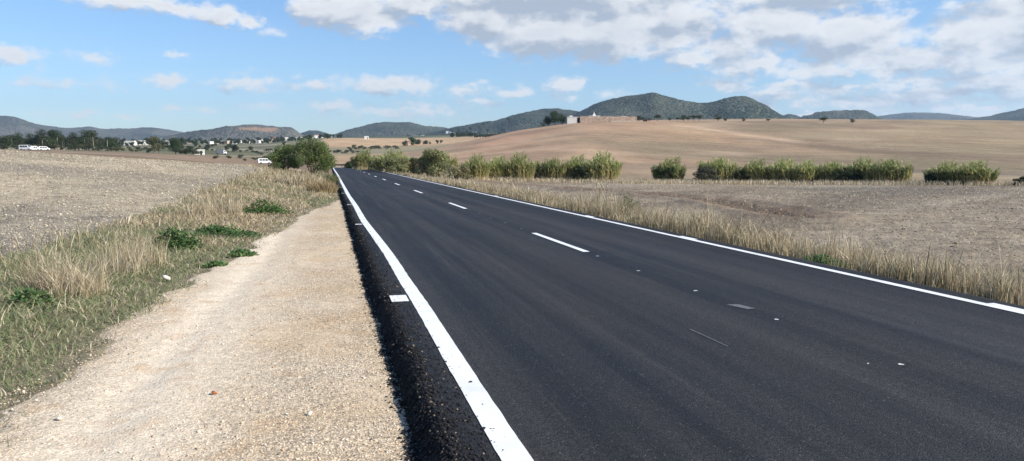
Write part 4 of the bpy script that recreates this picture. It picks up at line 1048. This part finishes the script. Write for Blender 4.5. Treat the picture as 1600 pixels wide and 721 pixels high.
def farm():
    r = 398; x0, y0, z0 = ground(906, r); x1, y1, z1 = ground(994, r + 4)
    ang = math.atan2(y1 - y0, x1 - x0); L = math.hypot(x1 - x0, y1 - y0)
    zb = min(z0, z1) - .3
    t = empty('farmhouse', (x0, y0, zb), ang); tag(t, 'low walled stone farmhouse with white gable room on the hill crest', 'farmhouse')
    def wallstrip(xa, ya, xb, yb, h0, h1, seed):
        n = 40; mb = MB(); d = np.array([xb - xa, yb - ya]); l = np.linalg.norm(d); d /= l; nrm = np.array([-d[1], d[0]]) * .28
        for i in range(n):
            s0, s1 = l * i / n, l * (i + 1) / n; h = h0 + (h1 - h0) * i / n + .28 * float(fbm(np.array([i * .3]), np.array([seed * 1.]), 2, seed)[0])
            a = np.array([xa, ya]) + d * s0; b = np.array([xa, ya]) + d * s1
            mb.add([(*(a - nrm), -1), (*(b - nrm), -1), (*(b + nrm), -1), (*(a + nrm), -1), (*(a - nrm), h), (*(b - nrm), h), (*(b + nrm), h), (*(a + nrm), h)],
                   [(0, 3, 2, 1), (4, 5, 6, 7), (0, 1, 5, 4), (1, 2, 6, 5), (2, 3, 7, 6), (3, 0, 4, 7)])
        return mb
    wallstrip(0, 0, L, 0, 3.9, 3.7, 3).mesh
    link('front_wall', wallstrip(0, 0, L, 0, 3.7, 3.4, 3).mesh('front_wall', M_wall), None, t)
    link('side_wall', wallstrip(L - .1, .32, L - .1, 13, 3.4, 3.2, 4).mesh('side_wall', M_wall), None, t)
    link('side_wall', wallstrip(.1, .32, .1, 13, 3.5, 3.6, 5).mesh('side_wall', M_wall), None, t)
    mb = MB(); mb.box((L * .5, 13.3, 1.6), (L, .5, 5.0)); link('rear_wall', mb.mesh('rear_wall', M_white), None, t)
    mb = MB(); mb.box((L * .76, -.55, .85), (L * .44, .5, .9)); link('low_plinth', mb.mesh('low_plinth', plain('pale_render', (.52, .46, .36), .9)), None, t)
    mb = MB(); mb.box((-4.1, 3.2, 1.15), (5.2, 6, 4.2)); link('white_room', mb.mesh('white_room', M_white), None, t)
    mb = MB(); mb.box((-4.1, 3.2, 3.33), (5.4, 6.2, .14)); mb.box((-4.6, 2.4, 3.75), (1.7, 1.7, .7)); link('parapet', mb.mesh('parapet', M_white), None, t)
    mb = MB(); mb.box((-.85, 1.0, 2.9), (1.4, 1.2, .3)); mb.box((-1.45, 0.2, 1.3), (.15, .15, 3.2)); link('lean_to_roof', mb.mesh('lean_to_roof', M_bark), None, t)
    mb = MB(); mb.box((-.8, 2.4, 1.3), (1.3, .2, 3.1)); link('doorway', mb.mesh('doorway', M_dark), None, t)
    mb = MB(); mb.box((L * .27, 6.0, 2.4), (6.0, 4, 3.6)); link('inner_room', mb.mesh('inner_room', M_white), None, t)
    mb = MB(); mb.box((L * .27, 6.0, 4.8), (1.8, 1.8, 1.2), 0, .35); mb.box((L * .27, 6, 5.7), (.5, .5, .9), 0, .7); link('chimney', mb.mesh('chimney', M_white), None, t)
    mb = MB(); mb.box((L * .55, 6.5, 2.1), (9.0, 4, 3.4)); mb.box((L * .8, 6.5, 2.0), (3.0, 3, 4.2)); link('inner_room', mb.mesh('inner_room', plain('lime_wall', (.6, .54, .45), .9)), None, t)
farm()
def cart():
    x, y, z = ground(1010, 396); t = empty('farm_cart', (x, y, z), -math.atan2(x, y) + .1); tag(t, 'dark flat farm cart with raised drawbar on the crest right of the farm', 'farm cart')
    M_cart = plain('rusty_iron', (.06, .045, .04), .8, .3, 3)
    mb = MB(); mb.box((0, 0, .95), (7.0, 2.0, .22)); link('bed', mb.mesh('cart_bed', M_cart), None, t)
    mb = MB(); mb.tube((3.4, 0, .95), (4.3, 0, 2.4), .12, .09, 6); link('drawbar', mb.mesh('drawbar', M_cart), None, t)
    for sx in (-1.4, -.4):
        for sy in (-1, 1):
            mb = MB(); mb.tube((sx, sy * .75, .45), (sx, sy * 1.0, .45), .45, .45, 14); link('wheel', mb.mesh('cart_wheel', M_dark), None, t)
cart()

# ------------------------------------------------------------------ houses
def house(px, r, w, d, h, rz, label, group, roof='flat', wallm=None, name='white_house'):
    x, y, z = ground(px, r); t = empty(name, (x, y, z), rz); tag(t, label, 'house', group)
    mb = MB(); mb.box((0, 0, h / 2 - .5), (w, d, h + 1)); link('wall', mb.mesh('house_wall', wallm or M_white), None, t)
    mb = MB()
    if roof == 'flat': mb.box((0, 0, h + .15), (w + .3, d + .3, .28)); link('roof', mb.mesh('house_roof', M_white), None, t)
    else:
        mb.prism([(-w / 2 - .3, h + .01), (w / 2 + .3, h + .01), (0, h + w * .22)], -d / 2 - .3, d / 2 + .3); link('roof', mb.mesh('house_roof', M_tile), None, t)
    mb = MB()
    for k in (-.3, .05, .33): mb.box((w * k, -d / 2 - .01, h * .55), (w * .1, .06, h * .28))
    mb.box((w * .2, -d / 2 - .01, .9), (.9, .06, 1.9)); link('window', mb.mesh('house_window', M_dark), None, t)
    return t
gA = 'white village houses on the valley floor'
M_ochre = plain('ochre_wall', (.45, .36, .25), .9)
for px, r, w in [(386, 1180, 9), (392, 1200, 14), (398, 1210, 10), (404, 1190, 8), (424, 1220, 12), (430, 1240, 15), (436, 1230, 9), (418, 1260, 8), (448, 1300, 7), (412, 1290, 7), (374, 1250, 7), (342, 1150, 8), (349, 1170, 12), (355, 1160, 9), (329, 1140, 8), (462, 1320, 8), (470, 1350, 9), (478, 1380, 12), (486, 1390, 8), (494, 1400, 11), (500, 1420, 9), (507, 1430, 14), (512, 1440, 8), (516, 1430, 7), (440, 1330, 6), (326, 1180, 6), (368, 1150, 7)]:
    house(px, r, w * .78, random.uniform(6, 9), random.uniform(2.6, 4.6), random.uniform(-.6, .6), 'small white house in the village strewn over the valley floor', gA, 'gable' if random.random() < .25 else 'flat', M_ochre if random.random() < .12 else M_white)
for px, r, w, lab in [(205, 1000, 12, 'white shed just right of the copse'), (224, 1050, 16, 'long white shed left of the yellowing tree'), (231, 1060, 9, 'white house half behind the yellowing tree'), (258, 980, 15, 'white shed between the yellowing and the round dark tree'), (193, 1010, 8, 'small white house at the right end of the copse')]:
    house(px, r, w, 9, 5.2, random.uniform(-.2, .2), lab, None)
house(312, 395, 4.5, 4, 2.3, .1, 'tiny pale hut right of the olive hedge', None)
house(641, 745, 6, 5, 3.2, .2, 'small pink house between the two trees in the tan field', None, 'gable', M_ochre)
house(573, 900, 5, 4, 3, .1, 'tiny pale hut in the middle of the tan field', None)

# ------------------------------------------------------------------ vehicles
M_vanw = plain('van_paint', (.80, .81, .82), .3, .03, 1, 0, .5)
M_glass = plain('tinted_glass', (.02, .025, .03), .1, .05, 1, 0, .6)
M_tyre = plain('tyre_rubber', (.02, .02, .02), .9)
M_rim = plain('wheel_rim', (.4, .4, .42), .4, .1, 3, .8)
def van(px, r, rz, label, white=M_vanw, L=4.6, H=1.95, name='white_van', cat='van'):
    x, y, z = ground(px, r); t = empty(name, (x, y, z + .02), rz); tag(t, label, cat)
    mb = MB(); prof = [(-L / 2, .35), (-L / 2, H - .2), (-L / 2 + .18, H), (L * .18, H), (L * .32, H * .64), (L / 2 - .08, H * .52), (L / 2, .75), (L / 2, .35)]
    mb.prism(prof, -.85, .85); link('body', mb.mesh('van_body', white), None, t)
    for sy in (-1, 1):
        for (a, b) in ((-.42, -.22), (-.19, 0.0), (.03, .19)):
            mb = MB(); y0, y1 = (sy * .853, sy * .87) if sy > 0 else (-.87, -.853)
            mb.prism([(L * a, H * .56), (L * b + (.10 if b > .1 else 0), H * .56), (L * b, H * .86), (L * a, H * .86)], y0, y1); link('window', mb.mesh('van_window', M_glass), None, t)
        for sx in (-.3, .3):
            mb = MB(); mb.tube((sx * L, sy * .66, .33), (sx * L, sy * .9, .33), .33, .33, 16); wl = link('wheel', mb.mesh('van_wheel', M_tyre), None, t)
            mb = MB(); mb.tube((sx * L, sy * .90, .33), (sx * L, sy * .915, .33), .19, .19, 12); link('rim', mb.mesh('van_rim', M_rim), None, wl)
    mb = MB(); mb.add([(L * .325, -.7, H * .655), (L * .325, .7, H * .655), (L * .19, .66, H * .975), (L * .19, -.66, H * .975)], [(0, 1, 2, 3)])
    o = mb.mesh('van_windscreen', M_glass); ob = link('windscreen', o, None, t); ob.location = (.03, 0, .01)
    return t
VX = horiz_dir(413)
van(413.5, 288, -math.atan2(*VX) + .15, 'white van partly hidden behind the shrubs left of the road')
van(42, 360, -.3, 'white box van parked before the copse on the far left', L=4.9, H=2.1)
van(54, 362, .9, 'second white vehicle parked beside the box van', L=3.8, H=1.7)
van(70, 366, .5, 'small white car parked right of the two vans', L=4, H=1.6, name='white_car', cat='car')
def lorry():
    x, y, z = ground(346, 440); t = empty('grey_lorry', (x, y, z), .25); tag(t, 'dark grey box lorry with white cab parked beyond the left field', 'lorry')
    mb = MB(); mb.box((-.8, 0, 1.75), (3.6, 2.2, 2.3)); link('cargo_box', mb.mesh('cargo_box', plain('grey_box', (.09, .1, .12), .6)), None, t)
    mb = MB(); mb.prism([(1.1, .45), (1.1, 2.3), (2.0, 2.3), (2.5, 1.5), (2.8, 1.3), (2.8, .45)], -1.0, 1.0); c = link('cab', mb.mesh('lorry_cab', M_vanw), None, t)
    mb = MB(); mb.prism([(1.5, 1.4), (2.3, 1.4), (1.95, 2.1), (1.5, 2.1)], -1.03, -1.003); link('window', mb.mesh('cab_window', M_glass), None, c)
    for sx in (-1.8, 1.9):
        for sy in (-1, 1):
            mb = MB(); mb.tube((sx, sy * .75, .42), (sx, sy * 1.02, .42), .42, .42, 14); link('wheel', mb.mesh('lorry_wheel', M_tyre), None, t)
lorry()

# ------------------------------------------------------------------ guardrail, poles
def guardrail():
    pts = [(523, 166), (534, 164), (546, 160), (558, 157)]
    M_g = plain('weathered_steel', (.10, .08, .07), .6, .2, 2, .3)
    x0, y0, z0 = ground(523, 168); t = empty('guardrail', (x0, y0, z0)); tag(t, 'short dark guardrail across the far end of the road', 'guardrail')
    P = [np.array(ground(*p)) - np.array((x0, y0, z0)) for p in pts]
    mb = MB()
    for a, b in zip(P[:-1], P[1:]):
        for dz, rr in ((.78, .09), (.60, .09)): mb.tube(a + (0, 0, dz), b + (0, 0, dz), rr, rr, 6)
    link('rail', mb.mesh('rail', M_g), None, t)
    for p in P:
        mb = MB(); mb.box(p + np.array((0, .12, .35)), (.14, .1, 1.1)); link('post', mb.mesh('rail_post', M_g), None, t)
guardrail()
def pole(px, r, h, label):
    x, y, z = ground(px, r); t = empty('utility_pole', (x, y, z)); tag(t, label, 'utility pole')
    mb = MB(); mb.tube((0, 0, -.3), (0, 0, h), .16, .11, 8); link('mast', mb.mesh('mast', plain('pole_wood', (.2, .17, .14), .9)), None, t)
    mb = MB(); mb.box((0, 0, h - .4), (1.6, .12, .14)); link('crossarm', mb.mesh('crossarm', M_bark), None, t)
pole(792, 470, 7, 'thin utility pole on the left flank of the hill')

# ------------------------------------------------------------------ far ridges
def ridge(name, pts, r, depth, mat, seed, base=214, rough=1.0, patch=None):
    px = np.array([p[0] for p in pts], float); py = np.array([p[1] for p in pts], float)
    a = np.array([az_el(x, 250)[0] for x in px]); zr = np.array([z_at(x, y, r) for x, y in pts])
    step = 0.05 if r < 4000 else 0.05
    az = np.arange(a[0], a[-1], step); Zr = np.interp(az, a, zr)
    k = np.hanning(17); k /= k.sum(); Zr = np.convolve(np.pad(Zr, 8, mode='edge'), k, mode='valid')
    s = r * np.radians(az)
    fine = rough * (r / 2500) * 4.0 * fbm(s / 60, s * 0, 4, seed) + rough * 3.5 * fbm(s / 13, s * 0, 2, seed + 1)
    zb = np.full_like(az, min(45.0, z_at(800, base, r)) - 15)
    ts = np.r_[np.linspace(-1, 0, 60), np.linspace(0, 1, 14)[1:]]
    A, Tt = np.meshgrid(az, ts); S = r * np.radians(A)
    RR = r + Tt * depth
    g = .5 + .5 * np.cos(np.pi * np.clip(np.abs(Tt), 0, 1) ** 1.0)
    g = g ** .9
    wv = fbm(S / (depth * .33) + Tt * .8, Tt * 2.6, 5, seed + 5, .42)
    g2 = np.clip(g + 1.3 * wv * np.sin(np.pi * np.clip(np.abs(Tt), 0, 1)) * .42, 0, 1)
    g2 = np.where(Tt == 0, 1, g2)
    Z = fine[None] * np.exp(-(Tt / .02) ** 2) + zb[None] + (Zr - zb)[None] * g2 + np.sin(np.pi * np.abs(Tt)) * 16 * fbm(S / 110, RR / 110, 4, seed + 9)
    lim = H_CAM + ((Zr + fine)[None] - H_CAM) * RR / r - .6 * (1 - g) * 5
    Z = np.minimum(Z, np.where(Tt < 0, lim, 1e9))
    X = RR * np.sin(np.radians(A)); Y = RR * np.cos(np.radians(A)); n = len(az); K = len(ts)
    m = np.zeros(A.shape)
    if patch:
        for (ppx, wpx, t0, t1) in patch:
            pa = az_el(ppx, 250)[0]; m = np.maximum(m, (1 - sstep(.7, 1.1, np.abs(A - pa) / (wpx * .0485) + .5 * fbm(S / 80, RR / 80, 2, 3))) * sstep(t0, t0 + .06, Tt) * (1 - sstep(t1 - .06, t1, Tt)))
    i, j = np.meshgrid(np.arange(K - 1), np.arange(n - 1), indexing='ij')
    Q = np.stack([i * n + j, (i + 1) * n + j, (i + 1) * n + j + 1, i * n + j + 1], -1).reshape(-1, 4)[:, ::-1]
    o = link(name, tri_mesh(name, np.stack([X, Y, Z], -1).reshape(-1, 3), Q, None, True, mat, m.ravel())); tag(o, kind='structure')
    def top(pxq, t):
        aq = az_el(pxq, 250)[0]; jj = int(np.argmin(np.abs(az - aq))); ii = int(np.argmin(np.abs(ts - t)))
        return X[ii, jj], Y[ii, jj], Z[ii, jj]
    return top
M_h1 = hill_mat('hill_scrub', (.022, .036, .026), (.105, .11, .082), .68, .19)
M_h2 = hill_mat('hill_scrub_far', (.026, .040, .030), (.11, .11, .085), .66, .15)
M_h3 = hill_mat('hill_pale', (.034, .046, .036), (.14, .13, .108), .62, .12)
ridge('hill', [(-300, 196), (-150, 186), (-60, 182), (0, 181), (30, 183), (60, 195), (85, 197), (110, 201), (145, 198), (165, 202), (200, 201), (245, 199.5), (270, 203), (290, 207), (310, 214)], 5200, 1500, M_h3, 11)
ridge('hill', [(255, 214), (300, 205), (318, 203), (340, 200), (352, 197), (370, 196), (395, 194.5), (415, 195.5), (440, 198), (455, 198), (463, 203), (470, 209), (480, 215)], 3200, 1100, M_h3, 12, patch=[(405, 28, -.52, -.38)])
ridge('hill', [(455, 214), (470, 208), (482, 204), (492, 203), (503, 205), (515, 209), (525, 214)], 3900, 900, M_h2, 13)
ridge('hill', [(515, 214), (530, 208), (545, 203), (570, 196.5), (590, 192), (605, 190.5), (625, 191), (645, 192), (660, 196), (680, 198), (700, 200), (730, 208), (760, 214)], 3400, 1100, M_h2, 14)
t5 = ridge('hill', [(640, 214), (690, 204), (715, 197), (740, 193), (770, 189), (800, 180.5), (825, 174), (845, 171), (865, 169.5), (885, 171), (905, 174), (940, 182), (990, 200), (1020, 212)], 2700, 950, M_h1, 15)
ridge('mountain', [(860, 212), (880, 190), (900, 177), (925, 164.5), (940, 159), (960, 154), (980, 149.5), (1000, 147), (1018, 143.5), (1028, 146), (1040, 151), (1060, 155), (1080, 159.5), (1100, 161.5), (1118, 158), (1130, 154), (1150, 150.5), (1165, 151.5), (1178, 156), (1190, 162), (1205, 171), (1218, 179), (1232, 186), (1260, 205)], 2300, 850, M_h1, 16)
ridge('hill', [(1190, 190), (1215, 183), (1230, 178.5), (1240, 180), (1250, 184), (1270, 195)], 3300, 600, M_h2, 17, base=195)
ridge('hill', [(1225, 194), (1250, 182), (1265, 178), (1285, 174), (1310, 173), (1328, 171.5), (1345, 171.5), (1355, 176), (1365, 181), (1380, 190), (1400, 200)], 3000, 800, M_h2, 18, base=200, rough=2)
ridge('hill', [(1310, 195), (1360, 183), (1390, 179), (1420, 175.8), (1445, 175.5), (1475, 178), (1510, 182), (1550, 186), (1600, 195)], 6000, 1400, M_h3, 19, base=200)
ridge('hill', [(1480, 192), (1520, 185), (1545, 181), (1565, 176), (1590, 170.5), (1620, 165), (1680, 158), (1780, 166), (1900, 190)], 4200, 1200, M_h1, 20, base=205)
# houses on the slope beyond the valley
for i in range(22):
    px = random.uniform(632, 745); t = random.uniform(-.72, -.30)
    x, y, z = t5(px, t)
    e = empty('hillside_house', (x, y, z), random.uniform(-.6, .6)); tag(e, 'white house scattered among trees on the slope of the far hill', 'house', 'white houses on the slope of the far hill')
    w = random.uniform(7, 15); mb = MB(); mb.box((0, 0, 2.5), (w, 9, random.uniform(6, 9))); link('wall', mb.mesh('villa_wall', M_white), None, e)
    mb = MB(); mb.box((0, -4.55, 3.0), (w * .5, .1, 1.5)); link('window', mb.mesh('villa_window', M_dark), None, e)
for i in range(60):
    px = random.uniform(625, 800); t = random.uniform(-.85, -.2); x, y, z = t5(px, t)
    o = copy_tree(random.choice(protos['far'])); o.location = (x, y, z); s = random.uniform(1.2, 2.4); o.scale = (s, s, s); tag(o, 'dark tree among the houses on the slope of the far hill', 'tree', 'trees among the houses on the far slope')
for k in protos:
    for p in protos[k]:
        for ch in list(p.children): bpy.data.objects.remove(ch, do_unlink=True)
        bpy.data.objects.remove(p, do_unlink=True)

# ------------------------------------------------------------------ haze
mb = MB(); mb.box((0, 3200, 265), (15400, 9600, 610)); hz = mb.mesh('haze')
hm, nt = new_mat('haze_air'); N = NT(nt)
pv = N.n('ShaderNodeVolumePrincipled', ins={'Color': (.55, .76, 1.0, 1), 'Density': 7.5e-5, 'Anisotropy': 0.2})
N.n('ShaderNodeOutputMaterial', ins={1: pv.outputs[0]})
hz.materials.append(hm); tag(link('haze', hz), kind='stuff')

# ------------------------------------------------------------------ light
SUN_AZ, SUN_EL = YAW + 108, 34.0       # clockwise from +Y
sd = bpy.data.lights.new('sun', 'SUN'); sd.energy = 5.0; sd.angle = R(.53); sd.color = (1, .93, .82)
so = bpy.data.objects.new('sun', sd); COL.objects.link(so)
dv = Vector((math.sin(R(SUN_AZ)) * math.cos(R(SUN_EL)), math.cos(R(SUN_AZ)) * math.cos(R(SUN_EL)), math.sin(R(SUN_EL))))
so.rotation_euler = dv.to_track_quat('Z', 'Y').to_euler()

world = bpy.data.worlds.new('World'); SC.world = world; world.use_nodes = True
nt = world.node_tree; nt.nodes.clear(); N = NT(nt)
sky = N.n('ShaderNodeTexSky', sky_type='NISHITA', sun_disc=False, sun_elevation=R(SUN_EL), sun_rotation=R(SUN_AZ), altitude=50, air_density=1.0, dust_density=0.6, ozone_density=2.5)
dirv = N.n('ShaderNodeTexCoord').outputs['Generated']
xyz = N.n('ShaderNodeSeparateXYZ', ins={0: dirv}).outputs
U = N.m('MULTIPLY', N.m('ARCTAN2', xyz[0], xyz[1]), 180 / math.pi)
Vv = N.m('MULTIPLY', N.m('ARCSINE', xyz[2]), 180 / math.pi)
P0 = N.n('ShaderNodeCombineXYZ', ins={0: U, 1: Vv, 2: 0.0}).outputs[0]
# coordinates squeezed towards the horizon as a cloud layer is
pn = N.v('MULTIPLY', P0, (1.0, 1.7, 1.0))
BL = [(1130, 130, 50, 14, 0.95), (1210, 148, 60, 15, 1.0), (1290, 140, 60, 14, 0.9), (1370, 155, 70, 16, 1.0), (1470, 146, 80, 15, 1.0), (1570, 135, 80, 18, 1.1), (1540, 165, 90, 9, 0.8), (1180, 170, 60, 11, 0.8), (1080, 95, 60, 20, 1.1), (560, 22, 95, 37, 1.57), (500, 12, 60, 35, 1.44), (640, 5, 90, 28, 1.44), (760, 25, 90, 50, 1.62), (850, 51, 129, 48, 1.77), (955, 51, 123, 53, 1.77), (880, -22, 291, 69, 2.24), (1050, 38, 101, 64, 1.42), (1030, 82, 56, 14, 0.81), (1140, 78, 78, 34, 1.3), (1210, 40, 112, 46, 1.42), (1330, 62, 101, 53, 1.54), (1420, 95, 112, 30, 1.3), (1520, 55, 78, 51, 1.42), (1620, 40, 101, 80, 1.67), (1250, -20, 202, 46, 1.54), (1520, 100, 101, 21, 1.18), (1190, 100, 67, 18, 1.12), (1290, 108, 101, 18, 1.06), (1070, 106, 38, 9, 0.75), (1150, 114, 45, 14, 0.99), (1240, 134, 52, 13, 0.99), (1160, 141, 38, 8, 0.69), (1330, 136, 67, 12, 0.81), (1420, 132, 78, 12, 0.99), (1550, 122, 101, 14, 1.06), (1640, 128, 67, 14, 1.06), (1190, 166, 52, 12, 0.75), (1260, 160, 45, 12, 0.81), (1330, 163, 67, 10, 0.81), (1420, 158, 90, 13, 0.93), (1500, 168, 78, 9, 0.81), (1590, 150, 56, 9, 0.69), (1300, 178, 146, 8, 0.81), (1560, 178, 90, 7, 0.81), (200, 2, 110, 18, 1.15), (270, 13, 90, 18, 1.15), (345, 26, 55, 15, 1.15), (390, 36, 36, 12, 0.92), (15, 85, 52, 18, 0.99), (430, 52, 34, 8, 0.34), (65, 130, 57, 12, 0.48), (165, 131, 46, 13, 0.5), (262, 127, 41, 13, 0.75), (385, 131, 53, 17, 0.86), (488, 133, 57, 13, 0.66), (610, 133, 99, 18, 1.17), (735, 140, 32, 14, 0.94), (800, 143, 46, 12, 0.77), (886, 138, 39, 20, 1.11), (150, 90, 46, 10, 0.38), (280, 88, 23, 8, 0.61), (520, 168, 60, 14, 0.66), (410, 168, 57, 10, 0.41), (640, 174, 126, 16, 0.6), (300, 168, 69, 6, 0.38), (130, 178, 92, 6, 0.38), (960, 150, 50, 10, 0.38), (740, 160, 69, 10, 0.49)]
def field(P):
    f = None
    for px, py, rx, ry, w in BL:
        a, e = az_el(px, py); ix, iy = 1 / (rx * .0485), 1 / (ry * .0485)
        q = N.v('LENGTH', N.v('MULTIPLY_ADD', P, (ix, iy, 0), (-a * ix, -e * iy, 0)))
        q = N.m('MULTIPLY_ADD', q, -w, w)
        f = q if f is None else N.m('MAXIMUM', f, q)
    return f
def dens(shift):
    Ps = N.v('ADD', P0, (*shift, 0)); Pn = N.v('MULTIPLY', Ps, (1.0, 1.6, 1.0))
    wv = N.n('ShaderNodeTexNoise', ins={'Vector': Pn, 'Scale': 0.60, 'Detail': 6, 'Roughness': .65}).outputs['Color']
    Pw = N.v('ADD', Ps, N.v('MULTIPLY', N.v('SUBTRACT', wv, (.5, .5, .5)), (2.6, 1.9, 0)))
    f = field(Pw)
    fb = N.n('ShaderNodeTexNoise', ins={'Vector': Pn, 'Scale': 0.80, 'Detail': 8, 'Roughness': .53}).outputs['Fac']
    return f, fb
f0, n0 = dens((0, 0)); 
D0 = N.m('ADD', f0, N.m('MULTIPLY', N.m('SUBTRACT', n0, .5), 1.65))
f1, n1 = dens((.70, .80))
D1 = N.m('ADD', f1, N.m('MULTIPLY', N.m('SUBTRACT', n1, .5), 1.65))
# broad billows: softer relief at a larger scale
b0 = N.noise(N.v('MULTIPLY', P0, (.26, .60, 1)), 1.0, 3, .5); b1 = N.noise(N.v('MULTIPLY', N.v('ADD', P0, (1.0, 1.3, 0)), (.26, .60, 1)), 1.0, 3, .5)
alpha = N.rng(D0, -0.06, .72, 0, 1, True)
alpha = N.m('MULTIPLY', alpha, N.rng(D0, .1, .8, .75, .97))
rel = N.m('ADD', N.m('MULTIPLY', N.m('SUBTRACT', D0, D1), .62), N.m('MULTIPLY', N.m('SUBTRACT', b0, b1), 1.6))
lit = N.rng(rel, -.66, .36, 0, 1, True)
thick = N.rng(D0, .5, 1.6, 0, .36)
lit = N.m('SUBTRACT', lit, thick)
CL = 6.4   # radiance of sunlit cloud in sky units
cc = N.mixc(lit, (.50, .565, .67), (1.06, 1.06, 1.06))
cc = N.v('SCALE', cc); cc.node.inputs['Scale'].default_value = CL
hs = N.n('ShaderNodeHueSaturation', ins={'Hue': .5, 'Saturation': 1.08, 'Value': 1.05, 'Color': sky.outputs[0]}).outputs[0]
skc = N.v('MULTIPLY', hs, (.90, 1.0, 1.14))
cloudy = N.mixc(alpha, skc, cc)
cloudy.node.clamp_result = False
bg = N.n('ShaderNodeBackground', ins={'Color': cloudy, 'Strength': 0.095})
N.n('ShaderNodeOutputWorld', ins={0: bg.outputs[0]})
world.cycles.sampling_method = 'NONE'

SC.view_settings.view_transform = 'Standard'; SC.view_settings.look = 'None'
SC.view_settings.exposure = 0.60; SC.view_settings.gamma = 1; SC.view_settings.use_curve_mapping = False
SC.cycles.max_bounces = 5; SC.cycles.diffuse_bounces = 2; SC.cycles.glossy_bounces = 2; SC.cycles.transmission_bounces = 3; SC.cycles.volume_bounces = 0; SC.cycles.transparent_max_bounces = 6
SC.cycles.use_denoising = True
